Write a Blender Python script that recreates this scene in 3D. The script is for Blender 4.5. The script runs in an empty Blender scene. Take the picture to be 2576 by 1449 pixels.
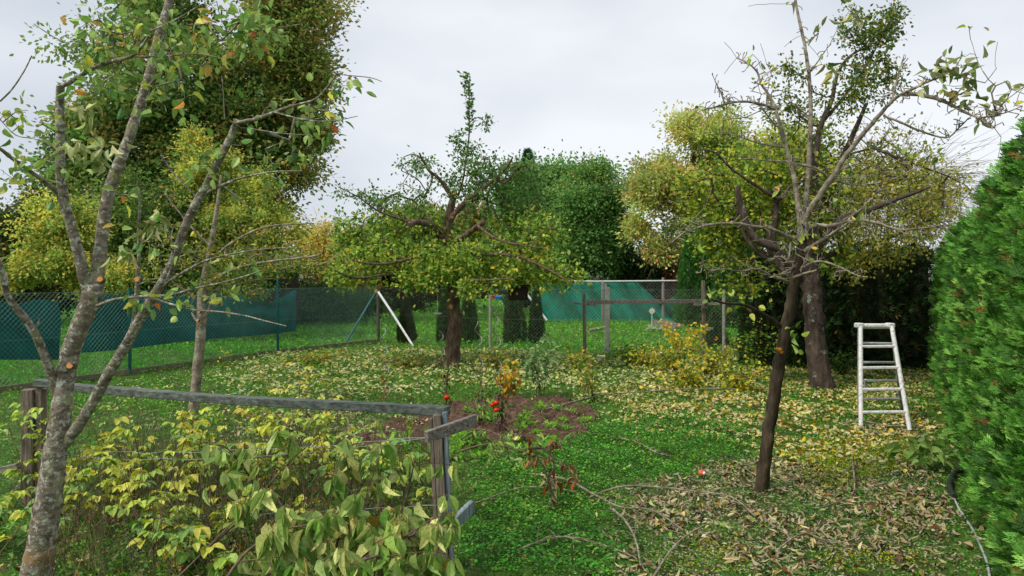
import bpy, math
import numpy as np
rng = np.random.default_rng(11)
R = math.radians
# ------------------------------------------------------------------ camera, world, sun, exposure
F, CX, HY, H = 1860.0, 1288.0, 702.0, 1.75      # focal length and horizon measured on the photo (2576 px wide)
sc = bpy.context.scene
cd = bpy.data.cameras.new('camera'); cam = bpy.data.objects.new('camera', cd)
sc.collection.objects.link(cam); sc.camera = cam
cd.sensor_width = 36.0; cd.lens = 36.0 * F / 2576.0
cd.shift_y = -(724.5 - HY) / 2576.0
cam.location = (0, 0, H); cam.rotation_euler = (R(90), 0, 0)
cd.clip_start = 0.05; cd.clip_end = 2000
SUN_EL, SUN_AZ = 52, 235
sc.world = bpy.data.worlds.new('World'); sc.world.use_nodes = True
nt = sc.world.node_tree; nt.nodes.clear()
N = nt.nodes.new; Lk = nt.links.new
wo = N('ShaderNodeOutputWorld'); mixs = N('ShaderNodeMixShader'); b1 = N('ShaderNodeBackground'); b2 = N('ShaderNodeBackground')
sky = N('ShaderNodeTexSky'); sky.sky_type = 'NISHITA'; sky.sun_disc = False
sky.sun_elevation = R(SUN_EL); sky.sun_rotation = R(SUN_AZ)
b1.inputs[1].default_value = 0.08
Lk(sky.outputs[0], b1.inputs[0])
tc = N('ShaderNodeTexCoord'); mp = N('ShaderNodeMapping'); mp.inputs['Scale'].default_value = (1.0, 1.0, 2.3); mp.inputs['Location'].default_value = (3.1, 0.7, 0.4)
n1 = N('ShaderNodeTexNoise'); n1.inputs['Scale'].default_value = 2.2; n1.inputs['Detail'].default_value = 5; n1.inputs['Roughness'].default_value = 0.45
cr = N('ShaderNodeValToRGB')
cr.color_ramp.elements[0].position = 0.34; cr.color_ramp.elements[0].color = (0.610, 0.655, 0.720, 1)
cr.color_ramp.elements[1].position = 0.66; cr.color_ramp.elements[1].color = (0.870, 0.895, 0.930, 1)
Lk(tc.outputs['Generated'], mp.inputs[0]); Lk(mp.outputs[0], n1.inputs['Vector']); Lk(n1.outputs['Fac'], cr.inputs[0]); Lk(cr.outputs[0], b2.inputs[0])
b2.inputs[1].default_value = 0.565
mixs.inputs[0].default_value = 0.93
Lk(b1.outputs[0], mixs.inputs[1]); Lk(b2.outputs[0], mixs.inputs[2]); Lk(mixs.outputs[0], wo.inputs[0])
sd = bpy.data.lights.new('sun', 'SUN'); sun = bpy.data.objects.new('sun', sd); sc.collection.objects.link(sun)
sd.energy = 1.5; sd.angle = R(11); sd.color = (1.0, 0.95, 0.84)
sun.rotation_euler = (R(90 - SUN_EL), 0, R(180 - SUN_AZ))
vs = sc.view_settings; vs.view_transform = 'Standard'; vs.look = 'None'; vs.exposure = 0.95; vs.gamma = 1
sc.cycles.max_bounces = 6; sc.cycles.transparent_max_bounces = 8

# ------------------------------------------------------------------ helpers
def P(x, y, Y): return np.array([(x - CX) / F * Y, Y, H - (y - HY) / F * Y])   # photo pixel at distance Y
def G(x, y):                                                                     # photo pixel on the ground
    Y = H * F / (y - HY); return np.array([(x - CX) / F * Y, Y, 0.0])
def lin(h):
    h = h.lstrip('#'); v = np.array([int(h[i:i+2], 16) / 255 for i in (0, 2, 4)])
    return np.where(v <= .04045, v / 12.92, ((v + .055) / 1.055) ** 2.4)
def unit(v): return v / np.maximum(np.linalg.norm(v, axis=-1, keepdims=True), 1e-9)
def pal(n, spec, jit=.16, gain=1.0):
    cols = np.array([lin(c) for c, w in spec]); w = np.array([w for c, w in spec], float); w /= w.sum()
    c = cols[rng.choice(len(cols), n, p=w)]
    c = c * (1 + (c - c.mean(1, keepdims=True)) / (c.mean(1, keepdims=True)+.01) * .06) * np.array([1.22, 1.12, .90])
    c = c * (1 + rng.normal(0, jit, (n, 1))) * (1 + rng.normal(0, jit * .35, (n, 3)))
    return np.clip(c * gain, .004, .9)
class Acc:
    def __init__(s): s.V = []; s.F = []; s.C = []; s.n = 0
    def add(s, V, Fq, C=None):
        V = np.asarray(V, float).reshape(-1, 3); Fq = np.asarray(Fq, int).reshape(-1, 4)
        s.V.append(V); s.F.append(Fq + s.n); s.n += len(V)
        s.C.append(np.broadcast_to(np.asarray(C if C is not None else (.5, .5, .5), float), (len(V), 3)) if np.ndim(C) < 2 else C)
    def get(s): return np.concatenate(s.V), np.concatenate(s.F), np.concatenate(s.C)
origin = {}
def mk(name, acc, mat, parent=None, smooth=False, base=None):
    V, Fq, C = acc.get()
    o0 = origin[parent.name] if parent is not None else (np.zeros(3) if base is None else np.asarray(base, float))
    V = V - o0
    me = bpy.data.meshes.new(name)
    me.vertices.add(len(V)); me.vertices.foreach_set('co', V.astype(np.float32).ravel())
    me.loops.add(Fq.size); me.loops.foreach_set('vertex_index', Fq.astype(np.int32).ravel())
    me.polygons.add(len(Fq)); me.polygons.foreach_set('loop_start', np.arange(0, Fq.size, 4, dtype=np.int32))
    me.polygons.foreach_set('use_smooth', np.full(len(Fq), smooth))
    at = me.color_attributes.new('col', 'FLOAT_COLOR', 'POINT')
    at.data.foreach_set('color', np.concatenate([C, np.ones((len(C), 1))], 1).astype(np.float32).ravel())
    me.update(calc_edges=True)
    me.materials.append(mat)
    o = bpy.data.objects.new(name, me); sc.collection.objects.link(o)
    if parent is not None: o.parent = parent
    else: o.location = o0
    origin[o.name] = o0
    return o
def thing(name, label, cat, base, group=None):
    o = bpy.data.objects.new(name, None); sc.collection.objects.link(o); o.location = base; o.empty_display_size = .1
    origin[o.name] = np.asarray(base, float); tag(o, label, cat, group); return o
def tag(o, label=None, cat=None, group=None, kind=None):
    if label: o['label'] = label
    if cat: o['category'] = cat
    if group: o['group'] = group
    if kind: o['kind'] = kind
    return o
def dup(o, loc, rotz=0, scale=None, label=None):
    c = o.copy(); sc.collection.objects.link(c); c.location = loc; c.rotation_euler = (0, 0, rotz)
    if scale: c.scale = (scale,) * 3
    if label: c['label'] = label
    for ch in o.children:
        k = ch.copy(); sc.collection.objects.link(k); k.parent = c
    return c
# ---- materials
def newmat(name):
    m = bpy.data.materials.new(name); m.use_nodes = True; t = m.node_tree; t.nodes.clear()
    return m, t, t.nodes.new, t.links.new
def leafmat(name, transl=.3, rough=.5, pale=None):
    m, t, n, l = newmat(name)
    out = n('ShaderNodeOutputMaterial'); at = n('ShaderNodeAttribute'); at.attribute_name = 'col'
    p = n('ShaderNodeBsdfPrincipled'); p.inputs['Roughness'].default_value = rough; p.inputs['Specular IOR Level'].default_value = .22
    tr = n('ShaderNodeBsdfTranslucent'); mx = n('ShaderNodeMixShader'); mx.inputs[0].default_value = transl
    src = at.outputs['Color']
    if pale:
        tcn = n('ShaderNodeTexCoord'); nb = n('ShaderNodeTexNoise'); nb.inputs['Scale'].default_value = 85; nb.inputs['Detail'].default_value = 4; l(tcn.outputs['Object'], nb.inputs['Vector'])
        hb = n('ShaderNodeMapRange'); hb.inputs[1].default_value = .3; hb.inputs[2].default_value = .7; hb.inputs[3].default_value = .72; hb.inputs[4].default_value = 1.3; l(nb.outputs['Fac'], hb.inputs[0])
        vm = n('ShaderNodeVectorMath'); vm.operation = 'SCALE'; l(src, vm.inputs[0]); l(hb.outputs[0], vm.inputs['Scale']); src = vm.outputs[0]
        geo = n('ShaderNodeNewGeometry'); mc = n('ShaderNodeMix'); mc.data_type = 'RGBA'
        mu = n('ShaderNodeMath'); mu.operation = 'MULTIPLY'; mu.inputs[1].default_value = pale[1]
        l(geo.outputs['Backfacing'], mu.inputs[0]); l(mu.outputs[0], mc.inputs[0]); l(src, mc.inputs[6])
        mc.inputs[7].default_value = (*lin(pale[0]), 1); src = mc.outputs[2]
    l(src, p.inputs['Base Color']); l(src, tr.inputs[0]); l(p.outputs[0], mx.inputs[1]); l(tr.outputs[0], mx.inputs[2]); l(mx.outputs[0], out.inputs[0])
    return m
def noisemat(name, stops, scale=8, stretch=(1, 1, 1), rough=.85, bump=.3, detail=8, lich=None, lscale=14, lth=.6, metal=0, bdist=.02, attr=False):
    """stops: list of (pos, hex); lich: hex patches laid over"""
    m, t, n, l = newmat(name)
    out = n('ShaderNodeOutputMaterial'); p = n('ShaderNodeBsdfPrincipled'); p.inputs['Roughness'].default_value = rough; p.inputs['Metallic'].default_value = metal
    p.inputs['Specular IOR Level'].default_value = .25
    tc = n('ShaderNodeTexCoord'); mp = n('ShaderNodeMapping'); mp.inputs['Scale'].default_value = stretch
    nz = n('ShaderNodeTexNoise'); nz.inputs['Scale'].default_value = scale; nz.inputs['Detail'].default_value = detail; nz.inputs['Roughness'].default_value = .65
    cr = n('ShaderNodeValToRGB'); e = cr.color_ramp.elements
    e[0].position = stops[0][0]; e[0].color = (*lin(stops[0][1]), 1); e[1].position = stops[-1][0]; e[1].color = (*lin(stops[-1][1]), 1)
    for s in stops[1:-1]:
        k = e.new(s[0]); k.color = (*lin(s[1]), 1)
    l(tc.outputs['Object'], mp.inputs[0]); l(mp.outputs[0], nz.inputs['Vector']); l(nz.outputs['Fac'], cr.inputs[0]); src = cr.outputs[0]
    if lich:
        for i, (hx, th, ls) in enumerate(lich):
            n2 = n('ShaderNodeTexNoise'); n2.inputs['Scale'].default_value = ls; n2.inputs['Detail'].default_value = 6; n2.inputs['Roughness'].default_value = .7
            mpp = n('ShaderNodeMapping'); mpp.inputs['Location'].default_value = (i * 3.7, 1.3, i * 5.1); l(tc.outputs['Object'], mpp.inputs[0]); l(mpp.outputs[0], n2.inputs['Vector'])
            c2 = n('ShaderNodeValToRGB'); c2.color_ramp.elements[0].position = th; c2.color_ramp.elements[1].position = th + .05
            c2.color_ramp.elements[0].color = (0, 0, 0, 1); c2.color_ramp.elements[1].color = (1, 1, 1, 1)
            l(n2.outputs['Fac'], c2.inputs[0]); mx = n('ShaderNodeMix'); mx.data_type = 'RGBA'; l(c2.outputs[0], mx.inputs[0]); l(src, mx.inputs[6]); mx.inputs[7].default_value = (*lin(hx), 1); src = mx.outputs[2]
    if attr:
        at = n('ShaderNodeAttribute'); at.attribute_name = 'col'; mm = n('ShaderNodeMix'); mm.data_type = 'RGBA'; mm.blend_type = 'MULTIPLY'; mm.inputs[0].default_value = 1
        l(src, mm.inputs[6]); l(at.outputs['Color'], mm.inputs[7]); src = mm.outputs[2]
    l(src, p.inputs['Base Color'])
    if bump:
        b = n('ShaderNodeBump'); b.inputs['Strength'].default_value = bump; b.inputs['Distance'].default_value = bdist; l(nz.outputs['Fac'], b.inputs['Height']); l(b.outputs[0], p.inputs['Normal'])
    l(p.outputs[0], out.inputs[0]); return m
M_leaf = leafmat('leaf', .48, .55); M_leafn = leafmat('leaf_near', .28, .42, ('#a9b970', .42)); M_conif = leafmat('conifer', .12, .6); M_dry = leafmat('dry_leaf', .15, .5, ('#cfc8a4', .5))
M_grass = leafmat('grass', .3, .5)
M_bark_cherry = noisemat('bark_cherry', [(.3, '#3a322b'), (.5, '#5f564c'), (.7, '#8a8278')], 14, (1, 1, 2.6), .88, .8, lich=[('#a3a597', .555, 20), ('#7f8258', .63, 11), ('#cfd1c8', .63, 30)], bdist=.012)
def orange_foot(m, z0=.17, half=.16):
    t = m.node_tree; n = t.nodes.new; l = t.links.new; p = [q for q in t.nodes if q.type == 'BSDF_PRINCIPLED'][0]; src = p.inputs['Base Color'].links[0].from_socket
    tc = n('ShaderNodeTexCoord'); sx_ = n('ShaderNodeSeparateXYZ'); l(tc.outputs['Object'], sx_.inputs[0]); a1 = n('ShaderNodeMath'); a1.operation = 'SUBTRACT'; a1.inputs[1].default_value = z0; l(sx_.outputs[2], a1.inputs[0])
    a2 = n('ShaderNodeMath'); a2.operation = 'ABSOLUTE'; l(a1.outputs[0], a2.inputs[0]); a3 = n('ShaderNodeMath'); a3.operation = 'DIVIDE'; a3.inputs[1].default_value = half*2.2; l(a2.outputs[0], a3.inputs[0])
    nz = n('ShaderNodeTexNoise'); nz.inputs['Scale'].default_value = 26; nz.inputs['Detail'].default_value = 8; nz.inputs['Roughness'].default_value = .75; l(tc.outputs['Object'], nz.inputs['Vector'])
    a4 = n('ShaderNodeMath'); a4.operation = 'SUBTRACT'; l(nz.outputs['Fac'], a4.inputs[0]); l(a3.outputs[0], a4.inputs[1])
    c = n('ShaderNodeValToRGB'); c.color_ramp.elements[0].position = .33; c.color_ramp.elements[1].position = .60; c.color_ramp.elements[0].color = (0, 0, 0, 1); c.color_ramp.elements[1].color = (1, 1, 1, 1); l(a4.outputs[0], c.inputs[0])
    mx = n('ShaderNodeMix'); mx.data_type = 'RGBA'; l(c.outputs[0], mx.inputs[0]); l(src, mx.inputs[6]); mx.inputs[7].default_value = (*lin('#96713a'), 1); l(mx.outputs[2], p.inputs['Base Color']); return m
M_bark_cherryf = orange_foot(noisemat('bark_cherry_foot', [(.3, '#453c31'), (.5, '#746a5b'), (.7, '#a39b8c')], 14, (1, 1, 2.2), .88, .8, lich=[('#8b8c62', .56, 12), ('#b0b2a4', .54, 30), ('#d8dad2', .62, 50)], bdist=.012))
M_bark_apple = noisemat('bark_apple', [(.3, '#352a24'), (.5, '#655244'), (.72, '#937e6a')], 16, (1, 1, .35), .9, 1, bdist=.03)
M_bark_dark = noisemat('bark_dark', [(.3, '#211c14'), (.55, '#4f4434'), (.75, '#756752')], 14, (1, 1, .4), .9, 1, lich=[('#8f9a86', .68, 11)], bdist=.03)
M_bark_pear = noisemat('bark_pear', [(.3, '#2a221d'), (.55, '#564940'), (.75, '#7a6c60')], 12, (1, 1, .35), .9, 1, lich=[('#93a093', .60, 7), ('#6f7f74', .66, 15)], bdist=.04)
M_bark_lich = noisemat('bark_lichen', [(.3, '#4b4238'), (.5, '#857b6a'), (.7, '#b3ab98')], 12, (1, 1, 1), .9, .6, lich=[('#a8a27a', .6, 16), ('#c9c5b4', .64, 25)], bdist=.01)
M_bark_bg = noisemat('bark_far', [(.3, '#2c2620'), (.7, '#5a5045')], 6, (1, 1, .4), .95, .5)
M_twig = noisemat('twig', [(.3, '#4a3b30'), (.7, '#83725f')], 30, (1, 1, 1), .85, 0)
M_twigd = noisemat('twig_dark', [(.3, '#2a211c'), (.7, '#55463b')], 30, (1, 1, 1), .85, 0)
M_twigg = noisemat('twig_green', [(.3, '#6d7448'), (.7, '#8f8b5c')], 30, (1, 1, 1), .8, 0)
M_wood = noisemat('weathered_wood', [(.28, '#3c3733'), (.5, '#7b736b'), (.72, '#a8a199')], 7, (1.2, 9, 9), .88, .6, lich=[('#4a463a', .66, 9)], bdist=.004)
M_woodv = noisemat('weathered_post', [(.28, '#3f362f'), (.5, '#776a5f'), (.72, '#9c9086')], 7, (9, 9, .8), .88, .7, lich=[('#4f4a3e', .64, 8)], bdist=.005)
M_woodrail = noisemat('rail_wood', [(.28, '#2c2f2d'), (.5, '#596059'), (.72, '#878b83')], 6, (1, 8, 8), .85, .5, bdist=.004)
M_greypost = noisemat('grey_painted_wood', [(.3, '#55636a'), (.5, '#7d8c90'), (.72, '#a0aaa9')], 7, (9, 9, .8), .75, .4, bdist=.003)
M_endgrain = noisemat('end_grain', [(.3, '#2a2624'), (.7, '#57504a')], 40, (1, 1, 1), .9, .4)
M_cut = noisemat('fresh_cut', [(.35, '#d98a3c'), (.65, '#efb070')], 30, (1, 1, 1), .7, .2)
M_cutheart = noisemat('cut_heart', [(.35, '#7a3a18'), (.65, '#95532a')], 30, (1, 1, 1), .7, .2)
M_alu = noisemat('ladder_paint', [(.3, '#a9a7a2'), (.45, '#cfcfcc'), (.7, '#e6e6e4')], 16, (1, 1, 1), .55, .25, lich=[('#7d7468', .60, 26), ('#5a5348', .68, 60)], bdist=.002)
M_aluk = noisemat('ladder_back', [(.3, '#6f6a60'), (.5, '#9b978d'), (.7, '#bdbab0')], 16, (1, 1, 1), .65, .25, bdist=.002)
M_conc = noisemat('concrete', [(.3, '#77746c'), (.7, '#a9a69c')], 20, (1, 1, 1), .9, .4)
M_dpost = noisemat('dark_post', [(.3, '#3b362f'), (.7, '#6c655a')], 14, (1, 1, .6), .9, .4)
M_gpost = noisemat('green_metal', [(.3, '#0f4a48'), (.7, '#1c6460')], 10, (1, 1, 1), .5, 0)
M_white = noisemat('white_paint', [(.3, '#b5b6b2'), (.7, '#dcdedd')], 10, (1, 1, 1), .5, .1)
M_mesh = noisemat('fence_wire_green', [(.3, '#4f7a6a'), (.7, '#7d9a8c')], 5, (1, 1, 1), .5, 0)
M_meshg = noisemat('fence_wire_grey', [(.3, '#6c736c'), (.7, '#949a92')], 5, (1, 1, 1), .5, 0)
M_wire = noisemat('steel_wire', [(.3, '#7c8688'), (.7, '#aab3b4')], 5, (1, 1, 1), .4, 0, metal=.5)
M_spiral = noisemat('spiral_steel', [(.3, '#55544b'), (.7, '#9a9c92')], 12, (1, 1, 1), .5, 0, metal=.3)
def clothmat(name, a, b, sc_=40, transl=.25):
    m, t, n, l = newmat(name)
    out = n('ShaderNodeOutputMaterial'); p = n('ShaderNodeBsdfPrincipled'); p.inputs['Roughness'].default_value = .8; p.inputs['Specular IOR Level'].default_value = .2
    tc = n('ShaderNodeTexCoord'); nz = n('ShaderNodeTexNoise'); nz.inputs['Scale'].default_value = 2.2; nz.inputs['Detail'].default_value = 6
    cr = n('ShaderNodeValToRGB'); cr.color_ramp.elements[0].position = .3; cr.color_ramp.elements[0].color = (*lin(a), 1); cr.color_ramp.elements[1].position = .7; cr.color_ramp.elements[1].color = (*lin(b), 1)
    l(tc.outputs['Object'], nz.inputs['Vector']); l(nz.outputs['Fac'], cr.inputs[0]); l(cr.outputs[0], p.inputs['Base Color'])
    tr = n('ShaderNodeBsdfTranslucent'); l(cr.outputs[0], tr.inputs[0]); mx = n('ShaderNodeMixShader'); mx.inputs[0].default_value = transl
    l(p.outputs[0], mx.inputs[1]); l(tr.outputs[0], mx.inputs[2]); l(mx.outputs[0], out.inputs[0]); return m
M_cloth = clothmat('shade_cloth', '#0f5350', '#1b706c'); M_net = clothmat('green_net', '#057a62', '#0b9a7e', transl=.06)
M_soil = noisemat('soil', [(.3, '#38281f'), (.5, '#5c4537'), (.72, '#806a5a')], 14, (1, 1, 1), .95, 1, bdist=.05, lich=[('#8f7a66', .70, 30)])
M_tom = noisemat('tomato_skin', [(.3, '#b51d08'), (.7, '#dd3c12')], 10, (1, 1, 1), .25, 0)
M_apple = noisemat('apple_skin', [(.3, '#b5402a'), (.7, '#d98a62')], 20, (1, 1, 1), .4, 0)
M_dark = noisemat('dark_boards', [(.3, '#1f1815'), (.7, '#3a2c25')], 5, (8, 8, .5), .9, .4)
M_redw = noisemat('red_boards', [(.3, '#3d1d17'), (.7, '#63332a')], 5, (8, 8, .5), .9, .4)
M_hose = noisemat('black_hose', [(.3, '#1b1d1f'), (.7, '#34383b')], 10, (1, 1, 1), .4, 0)
M_hosel = noisemat('pale_hose', [(.3, '#8d9494'), (.7, '#b9bdb9')], 10, (1, 1, 1), .4, 0)
def flat(name, hx, rough=.5): return noisemat(name, [(.3, hx), (.7, hx)], 5, (1, 1, 1), rough, 0)
M_orange = flat('orange_plastic', '#e8581c'); M_whitep = flat('white_plastic', '#dfe2e2'); M_blue = flat('blue_plastic', '#2a78c4'); M_red = flat('red_plastic', '#a03028')
M_black = flat('black_plastic', '#1a1a1a')
# ---- geometry builders
def tube(acc, pts, rad, n=8, wob=0.0, sub=1, col=(.5, .5, .5), cap=True):
    pts = np.asarray(pts, float); rad = np.asarray(rad, float) if np.ndim(rad) else np.full(len(pts), float(rad))
    if sub > 1 and len(pts) > 2:      # Catmull-Rom
        Q = []; RR = []; k = len(pts)
        for i in range(k - 1):
            p0, p1, p2, p3 = pts[max(i-1, 0)], pts[i], pts[i+1], pts[min(i+2, k-1)]
            for s in range(sub):
                t = s / sub; Q.append(.5 * ((2*p1) + (-p0+p2)*t + (2*p0-5*p1+4*p2-p3)*t*t + (-p0+3*p1-3*p2+p3)*t**3)); RR.append(rad[i]*(1-t)+rad[i+1]*t)
        Q.append(pts[-1]); RR.append(rad[-1]); pts = np.array(Q); rad = np.array(RR)
    k = len(pts)
    if wob: pts = pts + rng.normal(0, 1, pts.shape) * (rad * wob)[:, None] * .5
    T = np.empty_like(pts); T[1:-1] = pts[2:] - pts[:-2]; T[0] = pts[1] - pts[0]; T[-1] = pts[-1] - pts[-2]; T = unit(T)
    u = np.cross(T[0], (0, 1, 0.01)); u = u / (np.linalg.norm(u) + 1e-9) if np.linalg.norm(u) > .05 else np.array([1., 0, 0])
    a = np.linspace(0, 2*math.pi, n, endpoint=False); V = np.empty((k, n, 3))
    for i in range(k):
        u = u - T[i] * u.dot(T[i]); u /= np.linalg.norm(u) + 1e-9; w = np.cross(T[i], u)
        r = rad[i] * (1 + (rng.uniform(-wob, wob, n) if wob else 0))
        V[i] = pts[i] + (np.cos(a) * r)[:, None] * u + (np.sin(a) * r)[:, None] * w
    i, j = np.meshgrid(np.arange(k-1), np.arange(n), indexing='ij'); j2 = (j+1) % n
    Fq = np.stack([i*n+j, i*n+j2, (i+1)*n+j2, (i+1)*n+j], -1).reshape(-1, 4)
    acc.add(V.reshape(-1, 3), Fq, col)
    if cap:
        for e in (0, k-1):
            ring = V[e]; c = pts[e]
            Vc = np.concatenate([ring, [c]]); ff = [[q, (q+1) % n, (q+2) % n, n] for q in range(0, n - n % 2, 2)]
            acc.add(Vc, ff, col)
    return pts, rad
def cones(acc, A, B, ra, rb, n=3, col=(.5, .5, .5)):
    A = np.asarray(A, float); B = np.asarray(B, float); m = len(A)
    if m == 0: return
    ra = np.broadcast_to(ra, (m,)); rb = np.broadcast_to(rb, (m,))
    T = unit(B - A); h = np.where(np.abs(T[:, 2:3]) < .9, np.array([[0, 0, 1.]]), np.array([[1., 0, 0]])); u = unit(np.cross(T, h)); w = np.cross(T, u)
    a = np.linspace(0, 2*math.pi, n, endpoint=False)
    ring = np.cos(a)[None, :, None] * u[:, None] + np.sin(a)[None, :, None] * w[:, None]
    V = np.concatenate([A[:, None] + ring * ra[:, None, None], B[:, None] + ring * rb[:, None, None]], 1)
    j = np.arange(n); j2 = (j+1) % n; f = np.stack([j, j2, n+j2, n+j], -1)
    Fq = (np.arange(m) * 2*n)[:, None, None] + f[None]
    acc.add(V.reshape(-1, 3), Fq.reshape(-1, 4), col)
def box(acc, c, s, rot=None, col=(.5, .5, .5), bev=0):
    s = np.asarray(s, float) / 2
    if bev:
        b = bev; rings = []
        for z, k in ((-s[2], b), (-s[2]+b, 0), (s[2]-b, 0), (s[2], b)):
            x, y = s[0]-k, s[1]-k; q = b
            rings.append([(x-q, -y, z), (x, -y+q, z), (x, y-q, z), (x-q, y, z), (-x+q, y, z), (-x, y-q, z), (-x, -y+q, z), (-x+q, -y, z)])
        V = np.array(rings).reshape(-1, 3); Fq = []
        for r in range(3):
            for j in range(8): j2 = (j+1) % 8; Fq.append([r*8+j, r*8+j2, (r+1)*8+j2, (r+1)*8+j])
        for o in (0, 24): Fq += [[o, o+1, o+2, o+3], [o, o+3, o+4, o+7], [o+4, o+5, o+6, o+7]]
    else:
        V = np.array([(x, y, z) for x in (-1, 1) for y in (-1, 1) for z in (-1, 1)]) * s
        Fq = [[0, 1, 3, 2], [4, 6, 7, 5], [0, 4, 5, 1], [2, 3, 7, 6], [0, 2, 6, 4], [1, 5, 7, 3]]
    if rot is not None: V = V @ np.asarray(rot).T
    acc.add(V + np.asarray(c), Fq, col)
def beam(acc, a, b, w, h, up=(0, 0, 1), bev=.004, col=(.5, .5, .5)):
    a = np.asarray(a, float); b = np.asarray(b, float); d = b - a; L = np.linalg.norm(d); x = d / L
    z = np.asarray(up, float) - x * np.dot(up, x); z /= np.linalg.norm(z); y = np.cross(z, x)
    box(acc, (a + b) / 2, (L, w, h), np.stack([x, y, z], 1), col, bev)
def vbox(acc, base, w, d, h, rz=0, bev=.003, lean=(0, 0)):
    a = np.asarray(base, float); b = a + np.array([lean[0], lean[1], h]); beam(acc, a, b, d, w, (math.cos(rz), math.sin(rz), 0), bev)
def lathe(acc, c, prof, n=12, col=(.5, .5, .5), squash=1):
    a = np.linspace(0, 2*math.pi, n, endpoint=False); V = np.array([[(r*math.cos(t), r*math.sin(t)*squash, z) for t in a] for r, z in prof]).reshape(-1, 3) + np.asarray(c)
    k = len(prof); i, j = np.meshgrid(np.arange(k-1), np.arange(n), indexing='ij'); j2 = (j+1) % n
    acc.add(V, np.stack([i*n+j, i*n+j2, (i+1)*n+j2, (i+1)*n+j], -1).reshape(-1, 4), col)
def sphere(acc, c, r, n=12, sq=.92, col=(.5, .5, .5)):
    t = np.linspace(0.001, math.pi-.001, 9); lathe(acc, c, [(r*math.sin(q), -r*sq*math.cos(q)) for q in t], n, col)
# leaf templates: (along x, across y, lift z)
T_FAR = (np.array([[0, 0, 0], [.45, .5, .10], [1, 0, 0], [.5, -.5, .10]]), np.array([[0, 1, 2, 3]]))
def grid_leaf(prof, fold=.35, curl=1.0):
    V = []; 
    for x, w in prof:
        z = -curl * .35 * x * x
        for s in (-1, 0, 1): V.append((x, s*w*.5, z + abs(s)*w*fold))
    k = len(prof); Fq = []
    for i in range(k-1):
        for j in range(2): Fq.append([i*3+j, i*3+j+1, (i+1)*3+j+1, (i+1)*3+j])
    return np.array(V), np.array(Fq)
T_OV = grid_leaf([(0, .02), (.15, .7), (.42, 1), (.75, .68), (1, .0)], .22, .9)
T_LAN = grid_leaf([(0, .02), (.2, .75), (.5, 1), (.8, .55), (1, 0)], .38, 1.2)
T_CURL = grid_leaf([(0, .12), (.18, .72), (.45, 1), (.72, .78), (.9, .4), (1, .03)], .42, 1.5)
T_BLADE = (np.array([[0, -.5, 0], [0, .5, 0], [1, .1, -.12], [1, -.1, -.12]]), np.array([[0, 1, 2, 3]]))
def leaves(acc, pos, d, L, W, col, T=T_FAR, up=.6, curl=1.0, n=None):
    pos = np.asarray(pos, float); m = len(pos)
    if m == 0: return
    d = unit(np.broadcast_to(np.asarray(d, float), (m, 3)))
    L = np.broadcast_to(L, (m,)); W = np.broadcast_to(W, (m,)); curl = np.broadcast_to(curl, (m,))
    if n is None: n = rng.normal(0, 1, (m, 3)) * (1-up) + np.array([0, 0, 1.]) * up
    s = unit(np.cross(n, d) + 1e-6); nn = np.cross(d, s)
    tv, tf = T; k = len(tv)
    V = pos[:, None] + tv[None, :, 0:1]*L[:, None, None]*d[:, None] + tv[None, :, 1:2]*W[:, None, None]*s[:, None] + tv[None, :, 2:3]*(L*curl)[:, None, None]*nn[:, None]
    Fq = (np.arange(m)*k)[:, None, None] + tf[None]
    C = np.repeat(col, k, 0)
    if k % 3 == 0 and k > 6:
        C = C.reshape(m, k//3, 3, 3).copy(); C[:, :, 1] *= 1.22; C = np.clip(C.reshape(-1, 3), 0, .95)
    acc.add(V.reshape(-1, 3), Fq.reshape(-1, 4), C)
def grow(nodes0, targets, step=.1, jit=.25, cap=100000, sag=0.0):
    """join every target to the nearest point of the growing branch system -> edges A,B and how many tips hang on each"""
    nodes = list(map(np.asarray, nodes0)); par = [-1]*len(nodes)
    arr = np.empty((len(nodes) + len(targets)*60, 3)); arr[:len(nodes)] = nodes; k = len(nodes); k0 = k
    t = np.asarray(targets, float)
    dd = np.array([np.min(np.linalg.norm(arr[:k0]-q, axis=1)) for q in t]); order = np.argsort(dd)
    tips = []
    par = np.full(len(arr), -1)
    for q in t[order]:
        ds = np.linalg.norm(arr[:k]-q, axis=1); i = int(np.argmin(ds)); dist = ds[i]
        ns = max(1, min(50, int(dist/step))); off = rng.normal(0, jit*dist*.5, 3); off[2] -= sag*dist
        a = arr[i].copy(); prev = i
        for s in range(1, ns+1):
            f = s/ns; p = a*(1-f)+q*f + off*math.sin(f*math.pi)*.5 + rng.normal(0, step*.08, 3)
            arr[k] = p; par[k] = prev; prev = k; k += 1
            if k >= len(arr)-60: arr = np.concatenate([arr, np.empty((5000, 3))]); par = np.concatenate([par, np.full(5000, -1)])
        tips.append(prev)
    cnt = np.zeros(k)
    for q in tips: cnt[q] += 1
    for q in range(k-1, k0-1, -1): cnt[par[q]] += cnt[q]
    idx = np.arange(k0, k)
    return arr[par[idx]], arr[idx], cnt[idx], arr[tips]
def edges_mesh(acc, A, B, cnt, r0=.002, ex=.45, rmax=.05, n=3, col=(.5, .5, .5)):
    r = np.minimum(r0*cnt**ex, rmax); cones(acc, A, B, r*1.05, r*.95, n, col)
def limbs(acc, lst, n=9, wob=.10, sub=4):
    """lst: polylines of photo points (x, y, width_px, Y); returns sampled centre line nodes"""
    out = []
    for L in lst:
        pts = np.array([P(x, y, Y) for x, y, w, Y in L]); rad = np.array([w/2/F*Y for x, y, w, Y in L])
        q, r = tube(acc, pts, rad, n if rad[0] > .012 else 6, wob, sub); out.append(q)
    return np.concatenate(out)
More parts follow.
